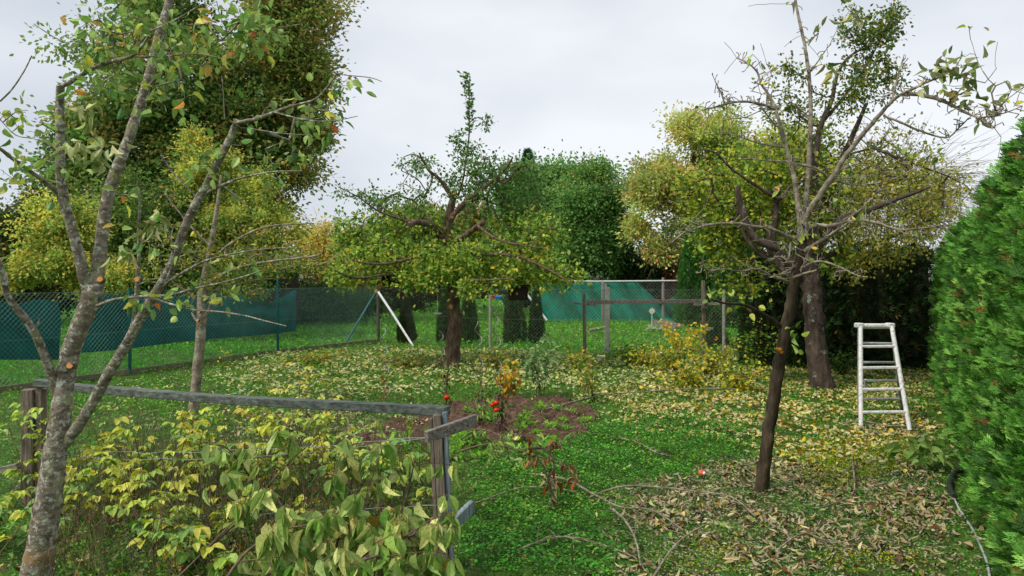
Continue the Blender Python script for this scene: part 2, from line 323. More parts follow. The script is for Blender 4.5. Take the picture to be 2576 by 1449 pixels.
def W_(pts, w0, w1, Y0, Y1=None):
    Y1 = Y0 if Y1 is None else Y1; k = len(pts)
    return [(x, y, w0+(w1-w0)*i/(k-1), Y0+(Y1-Y0)*i/(k-1)) for i, (x, y) in enumerate(pts)]
def cutstub(tree, x, y, Y, r, d=(0, -1, 0), lab='freshly sawn orange branch stub', ringed=False):
    p = P(x, y, Y); d = unit(np.array(d, float)); a = Acc(); tube(a, [p - d*r*2.4, p, p + d*r*.5], [r*1.25, r*1.12, r], 12, .03)
    bark = tree.get('_b'); o = mk('cut_stub', a, STUBM[tree.name], tree); o['label'] = lab
    f = Acc(); tube(f, [p + d*r*.45, p + d*(r*.5+.003)], [r*.93, r*.9], 14, .04); mk('sawn_face', f, M_cut, o)
    if ringed:
        f = Acc(); tube(f, [p + d*r*.5, p + d*(r*.5+.006)], [r*.45, r*.42], 10, .06); mk('heartwood', f, M_cutheart, o)
STUBM = {}
def pin(poly, x, y):
    poly = np.asarray(poly); ins = np.zeros(len(x), bool); k = len(poly)
    for i in range(k):
        x1, y1 = poly[i]; x2, y2 = poly[(i+1) % k]
        c = ((y1 > y) != (y2 > y)) & (x < (x2-x1)*(y-y1)/(y2-y1+1e-12)+x1); ins ^= c
    return ins
def wn(x, y, s=1.0, k=0):       # smooth value noise, about -1..1
    return (np.sin(x*1.7*s+1.3+k)*np.cos(y*1.9*s-.7+k*2) + .6*np.sin(x*3.9*s+y*2.3*s+k*3) + .4*np.cos(y*7.1*s-x*5.3*s+k) + .3*np.sin(x*11.3*s+y*9.7*s+k*5))/1.6
def scatter(polyD, dens, warp=.25):
    """random ground points inside a patch outlined on the photo's ground"""
    pw = np.array([G(*q)[:2] for q in polyD]); lo = pw.min(0); hi = pw.max(0); m = int(dens*np.prod(hi-lo))
    x = rng.uniform(lo[0], hi[0], m); y = rng.uniform(lo[1], hi[1], m)
    k = pin(pw, x + wn(x, y, 1.3, 1)*warp*.6 + rng.normal(0, warp*.4, m), y + wn(x, y, 1.1, 5)*warp*.8 + rng.normal(0, warp*.4, m)); return np.stack([x[k], y[k], np.zeros(k.sum())], 1)
def soilpoly(): return [(880, 1118), (960, 1075), (1130, 1020), (1300, 1000), (1440, 1003), (1500, 1050), (1478, 1090), (1400, 1112), (1300, 1120), (1180, 1112), (1000, 1140)]
SOILW = np.array([G(*q)[:2] for q in soilpoly()])
def rdir(m, flat=.3): return unit(np.stack([rng.normal(0, 1, m), rng.normal(0, 1, m), rng.normal(0, flat, m)], 1))

# ------------------------------------------------------------------ ground
def gz(x, y): return .018*wn(x, y, .9, 2) + .008*wn(x, y, 3.1, 4)
xs = np.concatenate([-np.geomspace(600, 12, 26), np.arange(-11.8, 11.9, .14), np.geomspace(12, 600, 26)])
ys = np.concatenate([[-60, -20, -6, 0], np.arange(2, 22, .14), np.geomspace(22.2, 900, 60)])
X, Yg = np.meshgrid(xs, ys); a = Acc()
nx, ny = len(xs), len(ys); i, j = np.meshgrid(np.arange(ny-1), np.arange(nx-1), indexing='ij')
Z = gz(X, Yg) * (np.abs(X) < 30) * (Yg < 60) - .012
a.add(np.stack([X, Yg, Z], -1).reshape(-1, 3), np.stack([i*nx+j, i*nx+j+1, (i+1)*nx+j+1, (i+1)*nx+j], -1).reshape(-1, 4), (1, 1, 1))
M_ground = noisemat('turf_ground', [(.3, '#2e3318'), (.48, '#3f5220'), (.6, '#4c6a26'), (.75, '#6a7a35')], 3.5, (1, 1, 1), .95, .6, bdist=.05, lich=[('#463a26', .62, 5)])
tag(mk('ground', a, M_ground, smooth=True), kind='structure')
# soil bed
sx = np.arange(-4, 2.2, .05); sy = np.arange(6.3, 11.6, .05); X, Yg = np.meshgrid(sx, sy)
ins = pin(SOILW, (X+wn(X, Yg, 2, 1)*.12).ravel(), (Yg+wn(X, Yg, 1.7, 3)*.15).ravel()).reshape(X.shape)
Z = np.where(ins, .035 + .026*wn(X, Yg, 3.3, 1) + .024*wn(X, Yg, 9, 2) + rng.normal(0, .014, X.shape), -.06)
a = Acc(); nx, ny = len(sx), len(sy); i, j = np.meshgrid(np.arange(ny-1), np.arange(nx-1), indexing='ij')
keep = (ins[:-1, :-1] | ins[1:, :-1] | ins[:-1, 1:] | ins[1:, 1:]).ravel()
a.add(np.stack([X, Yg, Z], -1).reshape(-1, 3), np.stack([i*nx+j, i*nx+j+1, (i+1)*nx+j+1, (i+1)*nx+j], -1).reshape(-1, 4)[keep], (1, 1, 1))
tag(mk('soil_bed', a, M_soil, smooth=False), kind='structure')

# ------------------------------------------------------------------ grass, clover, moss, litter (stuff)
def infence(x, y):      # true inside our garden (this side of both fences)
    fl = np.interp(y, [3, 11.5, 13.7, 17.5, 20.6], [-11.5, -7.97, -7.09, -5.56, -3.74]); return (x > fl) & (y < np.interp(x, [-3.74, -.54, 2.23, 8], [20.6, 18.3, 17.5, 16.8]))
GRN = [('#438426', 4), ('#357222', 4), ('#5c9c34', 3), ('#29601e', 2), ('#7eac44', 1)]
GRN2 = [('#5c8f2c', 4), ('#47802a', 4), ('#7da33c', 3), ('#93a548', 1), ('#3a6a22', 2)]
def ground_cover():
    a = Acc()
    def put(x, y, size, spec, blade=.5, gain=1.0, hgt=1.0):
        m = len(x); c = pal(m, spec, .2, gain)*(1+.20*wn(x, y, 2.3, 3)+.12*wn(x, y, 6.5, 1))[:, None]; c[:, 0] *= 1+.16*wn(x, y, 1.2, 6); z = gz(x, y) - .005; hgt = hgt*np.clip(1+.55*wn(x, y, 3.1, 2), .5, 1.9); pass
        br = rng.random(m) < blade
        kb = np.where(br)[0]; kc = np.where(~br)[0]
        d = rdir(len(kb), .3); d[:, 2] = np.abs(rng.normal(1.1, .5, len(kb))); s = size[kb] if np.ndim(size) else size
        leaves(a, np.stack([x[kb], y[kb], z[kb]], 1), d, s*rng.uniform(1.4, 3.2, len(kb))*hgt[kb], s*.32, c[kb], T_BLADE, 0)
        s = size[kc] if np.ndim(size) else size
        leaves(a, np.stack([x[kc], y[kc], z[kc] + s*rng.uniform(.6, 2.6, len(kc))*hgt[kc]], 1), rdir(len(kc), .25), s*rng.uniform(.8, 1.5, len(kc)), s*1.1, c[kc], T_FAR, .75)
    def region(Y0, Y1, dens, size, spec, blade, half=.80, keep=None, gain=1, hgt=1):
        m = int(dens*half*(Y1**2-Y0**2)); y = np.sqrt(rng.uniform(Y0**2, Y1**2, m)); x = rng.uniform(-half, half, m)*y
        k = ~pin(SOILW, x + rng.normal(0, .08, m), y + rng.normal(0, .08, m)); k |= rng.random(m) < .05
        k &= x < .8 + .53*y
        if keep is not None: k &= keep(x, y)
        k &= rng.random(m) < np.clip(.75 + .5*wn(x, y, 1.1, 7), .15, 1)
        x, y = x[k], y[k]; put(x, y, size*(.8+.4*rng.random(len(x))), spec, blade, gain, hgt)
    litter = np.array([G(*q)[:2] for q in [(1560, 1449), (1500, 1290), (1700, 1190), (1950, 1160), (2350, 1200), (2480, 1449)]])
    def notlit(x, y): return ~(pin(litter, x, y) & (rng.random(len(x)) < .3))
    region(3.4, 6.0, 3600, .013, GRN, .35, keep=notlit)
    region(6.0, 9.0, 2100, .016, GRN, .35, keep=notlit)
    region(9.0, 13.5, 1000, .025, GRN+GRN2, .45, keep=infence)
    region(13.5, 20.6, 340, .036, GRN2, .5, keep=infence)
    region(10.0, 20.0, 520, .030, [('#4f9a2c', 4), ('#3f8526', 4), ('#6bb03a', 2), ('#3a7222', 2)], .75, half=.95, keep=lambda x, y: ~infence(x, y), hgt=1.3)
    region(18, 34, 190, .055, [('#5aa02f', 4), ('#468c28', 4), ('#7bb63e', 3), ('#3a7222', 1)], .6, keep=lambda x, y: ~infence(x, y), hgt=1.0)
    region(34, 75, 30, .13, [('#5aa02f', 4), ('#468c28', 4), ('#7bb63e', 3)], .5, hgt=.6)
    # bright clover patch in the middle foreground
    p = scatter([(1140, 1449), (1180, 1210), (1300, 1150), (1420, 1110), (1520, 1065), (1700, 1050), (1880, 1090), (1870, 1140), (1700, 1190), (1560, 1250), (1520, 1300), (1560, 1449)], 3000, .3)
    put(p[:, 0], p[:, 1], .019*(.7+.6*rng.random(len(p))), [('#4a8c2e', 4), ('#3a7826', 4), ('#6aa63e', 3), ('#2c581e', 2), ('#8a9a44', .5)], .12, hgt=1.4)
    return a
tag(mk('lawn_grass', ground_cover(), M_grass), 'short green grass and clover covering the garden', 'grass', kind='stuff')
# moss tufts, yellow green
a = Acc()
for poly in ([(2000, 1105), (2260, 1100), (2330, 1150), (2200, 1200), (2030, 1180)], [(2120, 1390), (2330, 1400), (2420, 1449), (2100, 1449)], [(1720, 1330), (1830, 1330), (1820, 1449), (1650, 1449)], [(2060, 1180), (2150, 1190), (2100, 1230), (2000, 1220)], [(2200, 1290), (2300, 1280), (2330, 1340), (2220, 1350)]):
    p = scatter(poly, 3800, .25); p[:, 2] = rng.uniform(0, .025, len(p))
    leaves(a, p, rdir(len(p), .5), .018, .009, pal(len(p), [('#9aa51e', 4), ('#b3b62c', 3), ('#6f8a1c', 3)], .15), T_FAR, .6)
tag(mk('moss', a, M_grass), 'yellow green moss cushions between the fallen leaves', 'moss', kind='stuff')
# fallen leaves
PALE = [('#a9b062', 3), ('#869c42', 4), ('#c6c27c', 1.7), ('#668634', 5), ('#c9b545', 2), ('#a98f62', 1), ('#557a2a', 3)]
YEL = [('#cfb23e', 4), ('#b5a43a', 4), ('#dcc86c', 2.2), ('#96983a', 3), ('#a88038', 2.2), ('#705428', 2.6), ('#6f8632', 2.6)]
BRN0 = [('#8a7058', 4), ('#64503f', 4), ('#a8977a', 2.5), ('#463833', 3), ('#a59450', 3), ('#c9bf90', 1.3), ('#76605a', 3), ('#8a8a3c', 1.5)]
BRN = [('#7a6048', 4), ('#55432f', 4), ('#958468', 2), ('#3c2e28', 3), ('#948342', 2.5), ('#c2b888', 1.2), ('#66504a', 3), ('#7c7c34', 1.5)]
def litter(name, label, specs):
    a = Acc()
    for poly, dens, L, Wd, spec, T, lift, curl, gain in specs:
        p = scatter(poly, dens, .35); m = len(p); k = rng.random(m) < np.clip(.62+.85*wn(p[:, 0], p[:, 1], 1.9, 9), .08, 1); p = p[k]; m = len(p)
        p[:, 2] = gz(p[:, 0], p[:, 1]) + .012 + np.abs(rng.normal(0, lift, m))
        leaves(a, p, rdir(m, .28), L*rng.uniform(.65, 1.25, m), Wd*rng.uniform(.7, 1.2, m), pal(m, spec, .16, gain), T, .62, curl*rng.uniform(-1, 1.2, m))
        if T is not T_OV and L > .045:      # crumbled bits under the whole leaves
            q = scatter(poly, dens*2.4, .35); n_ = len(q); q[:, 2] = gz(q[:, 0], q[:, 1]) + .004 + rng.uniform(0, .012, n_); leaves(a, q, rdir(n_, .2), .026*rng.uniform(.5, 1.4, n_), .012*rng.uniform(.6, 1.3, n_), pal(n_, [('#4a3d33', 4), ('#6a5a48', 3), ('#7a6d50', 1.2), ('#2f2620', 4), ('#5f6030', 1)], .2), T_FAR, .7)
    return tag(mk(name, a, M_dry), label, 'fallen leaves', kind='stuff')
litter('brown_leaf_litter', 'curled greyish brown fallen leaves under the leaning tree', [
    ([(1560, 1470), (1540, 1330), (1620, 1240), (1750, 1180), (1950, 1150), (2150, 1175), (2340, 1190), (2420, 1300), (2490, 1470)], 600, .055, .019, BRN, T_CURL, .014, 1, 1),
    ([(1150, 1449), (1180, 1160), (1500, 1060), (1900, 1080), (1900, 1200), (1560, 1280), (1560, 1449)], 38, .05, .024, BRN + PALE, T_CURL, .012, 1, 1),
    ([(2150, 1180), (2280, 900), (2345, 900), (2350, 1100), (2480, 1449), (2380, 1449)], 120, .055, .03, [('#7a5638', 3), ('#5c4230', 3), ('#96763a', 2)], T_CURL, .01, 1, 1)])
litter('yellow_leaf_carpet', 'yellow fallen leaves spread round the ladder and the old trunk', [
    ([(1620, 1090), (1500, 985), (1620, 940), (1800, 920), (2050, 930), (2340, 930), (2345, 1080), (2280, 1130), (1980, 1170), (1880, 1110)], 430, .058, .044, YEL, T_OV, .012, 1, 1),
    ([(1900, 1100), (2330, 1090), (2330, 1190), (1950, 1200)], 140, .06, .035, YEL + PALE, T_OV, .012, 1, 1),
    ([(1500, 1060), (1430, 985), (1600, 960), (1750, 1040), (1700, 1060)], 220, .055, .03, PALE + [('#c9b77c', 3)], T_OV, .012, 1, 1)])
litter('pale_leaf_litter', 'pale green and yellowing leaves strewn over the lawn round the pruned apple tree', [
    ([(640, 1000), (560, 940), (650, 890), (950, 878), (1300, 882), (1500, 905), (1850, 900), (1850, 940), (1500, 985), (1120, 985), (900, 1010)], 215, .072, .045, PALE, T_OV, .035, 1, 1),
    ([(1150, 905), (1290, 888), (1480, 905), (1500, 960), (1420, 985), (1200, 960)], 160, .07, .045, PALE, T_OV, .07, 1, 1),
    ([(200, 1030), (330, 960), (560, 935), (900, 1000), (1100, 1010), (900, 1060), (500, 1060)], 70, .06, .036, PALE, T_OV, .012, 1, 1),
    ([(500, 1130), (620, 1030), (900, 1030), (1100, 1060), (900, 1130)], 260, .06, .035, BRN + PALE, T_CURL, .015, 1, 1),
    ([(0, 1250), (0, 1080), (200, 1010), (500, 1050), (200, 1250)], 60, .05, .03, PALE + BRN, T_CURL, .015, 1, 1),
    ([(1150, 1020), (1440, 1000), (1480, 1090), (1150, 1110)], 20, .045, .028, PALE + BRN, T_OV, .01, 1, 1)])
litter('orange_leaf_litter', 'orange and brown fallen leaves on the dark floor under the canes', [
    ([(150, 1500), (150, 1290), (500, 1240), (1000, 1250), (1100, 1500)], 260, .062, .042, [('#b5541c', 2), ('#c98a3a', 3), ('#7a5a3a', 4), ('#d9c072', 3), ('#4f3a2c', 5), ('#a5300f', 1)], T_CURL, .012, 1, 1)])
# daisies and dandelion flowers
a = Acc(); p = scatter([(300, 1010), (340, 950), (560, 925), (640, 950), (420, 1000)], 14, .3); q = scatter([(0, 935), (0, 900), (400, 880), (600, 870), (600, 900), (330, 930)], 3, .3)
p = np.concatenate([p, q, np.array([G(x, y) for x, y in ((1758, 1335), (1770, 1322), (1790, 1330), (1816, 1268), (1765, 1370), (1548, 1180))])]); p[:, 2] = .05
leaves(a, p, rdir(len(p), .05), .035, .035, pal(len(p), [('#eceee4', 1)], .05), T_FAR, .95)
tag(mk('daisies', a, M_leaf), 'tiny white daisies dotted over the lawn', 'daisies', kind='stuff')
a = Acc(); p = scatter([(960, 860), (1100, 795), (1500, 800), (1800, 830), (1850, 885), (1300, 880)], 7, .3); p[:, 2] = .06
leaves(a, p, rdir(len(p), .05), .05, .05, pal(len(p), [('#e3d838', 3), ('#d9dfa8', 1), ('#c9a53a', 1)], .1), T_FAR, .9)
tag(mk('yellow_lawn_flowers', a, M_leaf), 'yellow dots of flowers and leaves on the lawn beyond the fence', 'flowers', kind='stuff')

# ------------------------------------------------------------------ fences
def chainlink(name, path, top, bot, pitch, r, mat, label, postlist, extra=None, rail=()):
    t = thing(name, label, 'fence', (*path[0][:2], 0))
    a = Acc(); A = []; B = []
    path = np.array(path, float); seg = np.linalg.norm(np.diff(path, axis=0), axis=1); cum = np.concatenate([[0], np.cumsum(seg)]); Lt = cum[-1]; Hh = top-bot
    def at(s, z): return np.stack([np.interp(s, cum, path[:, 0]), np.interp(s, cum, path[:, 1]), z], -1)
    s0 = np.arange(-Hh, Lt, pitch)
    for sg in (1, -1):
        for s in s0:
            n = 8; zz = np.linspace(bot, top, n); ss = s + (zz-bot) if sg > 0 else s + (top-zz); k = (ss >= 0) & (ss <= Lt)
            if k.sum() < 2: continue
            pts = at(ss[k], zz[k]); pts[:, 0] += sg*.002; A.append(pts[:-1]); B.append(pts[1:])
    cones(a, np.concatenate(A), np.concatenate(B), r, r, 3); mk('wire_mesh', a, mat, t)
    sl = np.linspace(0, Lt, int(Lt/.4)+2)
    for z in (bot+.02, (top+bot)/2, top):
        a = Acc(); pts = at(sl, np.full(len(sl), z) + (.010*np.sin(sl*1.1))); cones(a, pts[:-1], pts[1:], r*1.1, r*1.1, 4); mk('tension_wire', a, mat, t)
    return t
FL = [(-9.2, 8.4), (-7.97, 11.5), (-7.09, 13.7), (-5.56, 17.5), (-3.74, 20.6)]
fl = chainlink('chain_link_fence', FL, 1.53, .04, .085, .0022, M_mesh, 'green chain link fence running along the left side of the garden with green posts', None)
def post(parent, p, h, r, mat, n=10, cap=None, nm='post'):
    a = Acc(); tube(a, [p, (p[0], p[1], h*.5), (p[0], p[1], h)], r, n)
    if cap: tube(a, [(p[0], p[1], h), (p[0], p[1], h+.02)], r*1.25, n)
    return mk(nm, a, mat, parent, smooth=False)
post(fl, (-7.06, 13.66, 0), 1.56, .030, M_gpost, cap=1); post(fl, (-5.53, 17.46, 0), 1.90, .030, M_gpost, cap=1); post(fl, (-8.9, 9.2, 0), 1.56, .03, M_gpost, cap=1)
a = Acc(); tube(a, [P(945, 737, 20.5), G(866, 868)], .032, 8); mk('brace', a, M_gpost, fl)
a = Acc()
for (q0, q1) in zip(FL[:-1], FL[1:]):
    beam(a, (q0[0]+.05, q0[1], .035), (q1[0]+.05, q1[1], .035), .04, .10)
mk('edging_board', a, noisemat('edge_board', [(.3, '#5b5245'), (.7, '#8a7f6c')], 5, (1, 1, 1), .9, .4), fl)
FB = [(-3.72, 20.62), (-.54, 18.35), (2.23, 17.5), (5.5, 17.2), (8.2, 17.0)]
fb = chainlink('chain_link_fence', FB, 1.50, .04, .09, .0015, M_meshg, 'grey chain link fence across the back of the garden with concrete posts', None)
post(fb, (-3.74, 20.66, 0), 1.52, .045, M_dpost); post(fb, (-.54, 18.38, 0), 1.36, .036, M_conc); post(fb, (4.95, 17.28, 0), 1.50, .04, M_conc)
a = Acc(); vbox(a, (2.26, 17.54, 0), .11, .09, 1.56, .03); mk('post', a, M_conc, fb)
a = Acc(); vbox(a, (2.15, 17.56, .7), .05, .05, 1.0, .03); mk('post', a, M_conc, fb)
a = Acc(); tube(a, [P(952, 735, 20.5), P(985, 785, 19.8), P(1040, 872, 18.9)], [.034, .032, .030], 8); mk('brace', a, M_white, fb)
# shade cloths on the left fence
def cloth(name, label, fn, nu, nv, mat, cat='shade cloth'):
    a = Acc(); u = np.linspace(0, 1, nu); v = np.linspace(0, 1, nv); V = np.array([[fn(p, q) for p in u] for q in v]).reshape(-1, 3)
    i, j = np.meshgrid(np.arange(nv-1), np.arange(nu-1), indexing='ij'); Fq = np.stack([i*nu+j, i*nu+j+1, (i+1)*nu+j+1, (i+1)*nu+j], -1).reshape(-1, 4)
    a.add(V, Fq, (1, 1, 1)); n = len(V)
    V2 = V + np.array([-.004, .006, 0]); a.add(V2, Fq[:, ::-1], (1, 1, 1))
    return tag(mk(name, a, mat, smooth=True, base=V.mean(0)), label, cat)
def fline(x):   # depth of the left fence at photo column x (a little behind it)
    xs_ = [-60, 0, 326, 697, 760]; return np.interp(x, xs_, [11.2, 11.6, 13.85, 17.7, 18.3])
def c1(u, v):
    xt = -80+225*u; xb = -80+235*u; x = xt*(1-v)+xb*v + 5*math.sin(v*5)*u; y = (768-14*u)*(1-v) + 905*v + 3*math.sin(u*14)*(1-v)
    Yy = fline(x) + .05 + .03*math.sin(u*23)+.015*math.sin(v*9+u*5); return P(x, y, Yy)
cloth('shade_cloth', 'dark green shade cloth panel at the far left end of the left fence', c1, 40, 16, M_cloth)
def c2(u, v):
    x = 200+545*u; top = np.interp(u, [0, .05, .5, .72, .80, .88, .94, .985, 1], [748, 742, 743, 741, 757, 762, 746, 731, 729]); bot = 888-56*u+(2*math.sin(u*9))
    y = top*(1-v)+bot*v; sg = math.exp(-((u-.84)/.10)**2)
    Yy = fline(x)+.06 + .02*math.sin(u*31+v*2) + sg*.11*math.sin(v*15-abs(u-.84)*34)*(1-v) + .03*math.sin(u*60+v*7)*(u > .9)
    return P(x, y, Yy)
cloth('shade_cloth', 'long dark green shade cloth on the left fence, sagging at its right end', c2, 130, 30, M_cloth)
# far netted fence
fn = thing('netted_fence', 'white railed fence at the end of the back lawn behind green netting', 'fence', P(1500, 808, 30.2))
Yn = 30.0
a = Acc(); tube(a, [P(1325, 705, Yn), P(1500, 708, Yn), P(1745, 706, Yn)], .035, 8); mk('top_rail', a, M_white, fn)
for x, y0 in ((1340, 716), (1524, 712), (1668, 698)):
    a = Acc(); p = P(x, y0, Yn+.05); tube(a, [(p[0], p[1], 0), p], .055, 8); mk('post', a, M_conc, fn)
a = Acc(); tube(a, [P(1322, 735, 29.5), P(1376, 806, 29.0)], .045, 8); mk('brace', a, M_white, fn)
a = Acc(); A = []; B = []
for s in np.arange(-1.6, 7.2, .13):
    for sg in (1, -1):
        z = np.linspace(.05, 1.62, 6); xx = .6 + s + (z if sg > 0 else 1.65-z); k = (xx > .6) & (xx < 7.3); 
        if k.sum() > 1: q = np.stack([xx[k], np.full(k.sum(), Yn-.06), z[k]], 1); A.append(q[:-1]); B.append(q[1:])
cones(a, np.concatenate(A), np.concatenate(B), .003, .003, 3); mk('wire_mesh', a, M_meshg, fn)
def c3(u, v):
    x = 1336+384*u
    top = np.interp(u, [0, .1, .7, .75, .85, .92, 1], [713, 711, 711, 730, 762, 750, 722]); bot = 808+4*u
    y = top*(1-v)+bot*v; f = np.interp(u, [0, .15, .5, .7, 1], [1, .9, .5, .8, 1.2])
    return P(x, y, Yn + .1 + f*(.16*math.sin((u*26 - v*5.5)) + .10*math.sin(u*57-v*9) + .05*math.sin(u*110-v*16)) + .05*v)
cloth('green_net', 'bright green netting hanging in folds on the far white railed fence', c3, 120, 24, M_net, 'netting')

# ------------------------------------------------------------------ conifers: arborvitae columns and hedges
def spray_template():
    V = []; Fq = []; g = np.random.default_rng(3)
    def q(p, d, L, w):
        p = np.array(p, float); d = np.array(d, float); d /= np.linalg.norm(d); s = np.array([-d[1], d[0], g.uniform(-.5, .5)]); k = len(V)
        V.extend([p, p+d*L*.5+s*w*.5, p+d*L, p+d*L*.5-s*w*.5]); Fq.append([k, k+1, k+2, k+3])
    q((0, 0, 0), (1, 0, 0), 1.05, .07)
    for i, x in enumerate((.08, .2, .33, .46, .6, .74)):
        for s in (-1, 1):
            L = .56*(1-x*.6); dz = g.uniform(-.25, .25); d = np.array([.72, s*.7, dz]); q((x, 0, 0), d, L, .085)
            for f in (.35, .65): q(np.array([x, 0, 0])+d*L*f, d+np.array([.75, -s*.25, g.uniform(-.2, .2)]), L*.42, .065)
    return np.array(V), np.array(Fq)
T_SPRAY = spray_template()
T_SPR2 = (np.array([[0, 0, 0], [.5, .1, .04], [1, 0, 0], [.4, -.1, .0], [0, 0, 0], [.3, .35, .05], [.8, .5, 0], [.35, .18, .0], [0, 0, 0], [.35, -.18, 0], [.8, -.5, 0], [.3, -.35, .05]]), np.array([[0, 1, 2, 3], [4, 5, 6, 7], [8, 9, 10, 11]]))
HEDGE = [('#43722f', 4), ('#54883b', 4), ('#6ca44b', 3), ('#335a28', 3.4), ('#8aba60', 1.4), ('#7a6a40', .35)]
HEDGE_SHADE = [('#1a3018', 4), ('#223d1e', 3), ('#2c4a24', 2), ('#33281a', 1)]  # same hedge in darker greens: shade under the tree canopy put into the colour
def hedge(name, label, a0, a1, h0, h1, thick, dens, size, T, spec, side, seam=.75, topn=.2, brown=0, core='#14200f'):
    """row from a0 to a1 (ground x,y); foliage on the face turned towards 'side' (+1 left of the row), the ends, the top and the back"""
    a0 = np.array(a0, float); a1 = np.array(a1, float); d = a1-a0; Lt = np.linalg.norm(d); d /= Lt; nrm = np.array([-d[1], d[0]])*side
    t = thing(name, label, 'hedge', (*a0, 0))
    def bulge(s, z): return .14*np.abs(np.sin(math.pi*s/seam + .5*np.sin(z*1.3)))**.55 - .03 + .05*wn(s, z, 1.7, 2) + .05*wn(s, z, 5, 6) - .06*z
    def hh(s): return h0+(h1-h0)*s/Lt + .10*wn(s, s*.3, 2.2, 4) + .10*np.abs(np.sin(math.pi*s/seam))
    m = int(dens*Lt*(h0+h1)/2); s = rng.uniform(0, Lt, m); z = rng.uniform(.02, 1, m)*hh(s); b = bulge(s, z) + rng.normal(0, .035, m) + .05*np.abs(wn(s, z, 6, 3))
    P0 = np.stack([a0[0]+d[0]*s+nrm[0]*b, a0[1]+d[1]*s+nrm[1]*b, z], 1)
    sl = np.cos(math.pi*s/seam)*.5
    D = np.stack([nrm[0]+d[0]*sl+rng.normal(0, .45, m), nrm[1]+d[1]*sl+rng.normal(0, .45, m), rng.normal(.65, .45, m)], 1)
    mt = int(dens*Lt*thick*1.0); s2 = rng.uniform(0, Lt, mt); w = rng.uniform(-thick, .0, mt); P1 = np.stack([a0[0]+d[0]*s2+nrm[0]*w, a0[1]+d[1]*s2+nrm[1]*w, hh(s2)-.08-rng.uniform(0, .12, mt)], 1)
    D1 = np.stack([rng.normal(0, .4, mt), rng.normal(0, .4, mt), np.full(mt, 1.)], 1)
    mb = int(dens*.25*Lt*(h0+h1)/2); s3 = rng.uniform(0, Lt, mb); z3 = rng.uniform(.02, 1, mb)*hh(s3); P2 = np.stack([a0[0]+d[0]*s3-nrm[0]*thick, a0[1]+d[1]*s3-nrm[1]*thick, z3], 1)
    D2 = np.stack([-nrm[0]+rng.normal(0, .4, mb), -nrm[1]+rng.normal(0, .4, mb), rng.normal(.6, .4, mb)], 1)
    me_ = int(dens*thick*h1*1.6); e_ = np.where(rng.random(me_) < .5, -.02, Lt+.02); we = rng.uniform(-thick, .1, me_); sg_ = np.where(e_ < 0, -1, 1)[:, None]
    P3 = np.stack([a0[0]+d[0]*e_+nrm[0]*we, a0[1]+d[1]*e_+nrm[1]*we, rng.uniform(.02, 1, me_)*hh(e_)], 1)+rng.normal(0, .05, (me_, 3)); P3[:, 2] = np.maximum(P3[:, 2], .01)
    D3 = np.concatenate([sg_*d[None]+rng.normal(0, .4, (me_, 2)), rng.normal(.6, .4, (me_, 1))], 1)
    PP = np.concatenate([P0, P1, P2, P3]); DD = np.concatenate([D, D1, D2, D3]); n = len(PP); a = Acc()
    col = pal(n, spec, .15); u_ = (PP[:, 0]+PP[:, 1]); q_ = wn(u_, PP[:, 2], 2.1, 8); col *= (1+.22*q_)[:, None]
    br_ = rng.random(n) < np.clip(.5*wn(u_*1.3, PP[:, 2], 3.3, 3)-.28, 0, .35); col[br_] = pal(br_.sum(), [('#6a5230', 2), ('#4a3c24', 2), ('#7a7440', 1)], .2)
    kp = rng.random(n) > np.clip(1.2*wn(u_*1.1, PP[:, 2]*1.2, 4.1, 5)-.30, 0, .8); PP = PP[kp]; DD = DD[kp]; col = col[kp]; n = len(PP)
    leaves(a, PP, DD, size*rng.uniform(.7, 1.4, n), size*rng.uniform(.7, 1.2, n), col, T, .15)
    mk('foliage', a, M_conif, t)
    # solid dark shell behind the sprays; shade of the hedge's inside put into its colour
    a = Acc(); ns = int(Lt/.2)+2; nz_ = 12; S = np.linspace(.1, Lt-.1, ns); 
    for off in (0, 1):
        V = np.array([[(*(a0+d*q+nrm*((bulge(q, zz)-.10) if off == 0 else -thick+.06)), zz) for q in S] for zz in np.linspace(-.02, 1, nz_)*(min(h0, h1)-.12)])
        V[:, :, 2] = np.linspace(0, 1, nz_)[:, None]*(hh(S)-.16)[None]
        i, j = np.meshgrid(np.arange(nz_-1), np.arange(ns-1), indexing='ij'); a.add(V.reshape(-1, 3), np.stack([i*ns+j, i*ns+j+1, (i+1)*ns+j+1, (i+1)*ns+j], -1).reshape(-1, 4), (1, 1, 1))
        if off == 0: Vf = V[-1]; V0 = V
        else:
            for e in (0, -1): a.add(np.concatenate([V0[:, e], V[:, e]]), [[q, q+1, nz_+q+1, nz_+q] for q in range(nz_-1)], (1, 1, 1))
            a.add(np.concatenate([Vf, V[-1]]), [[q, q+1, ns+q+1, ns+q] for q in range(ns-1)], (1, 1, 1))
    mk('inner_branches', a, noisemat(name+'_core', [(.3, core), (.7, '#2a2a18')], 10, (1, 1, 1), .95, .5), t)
    a = Acc()
    for q in np.arange(seam/2, Lt, seam): c = a0+d*q-nrm*thick*.5; tube(a, [(*c, 0), (c[0]+.03, c[1], .8), (*c, 1.7)], [.06, .05, .03], 7, .1)
    mk('trunks', a, M_bark_bg, t); return t
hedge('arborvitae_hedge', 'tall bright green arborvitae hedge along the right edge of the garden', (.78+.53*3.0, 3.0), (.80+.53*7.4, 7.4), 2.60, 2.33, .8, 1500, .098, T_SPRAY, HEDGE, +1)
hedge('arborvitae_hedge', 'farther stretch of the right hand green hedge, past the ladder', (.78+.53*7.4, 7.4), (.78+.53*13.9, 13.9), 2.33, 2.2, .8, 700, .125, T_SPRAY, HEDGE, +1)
hedge('arborvitae_hedge', 'dark shaded hedge behind the ladder and the old leaning trunk', (8.2, 14.3), (4.75, 14.8), 2.35, 2.2, .8, 330, .14, T_SPR2, HEDGE_SHADE, +1, seam=.6)
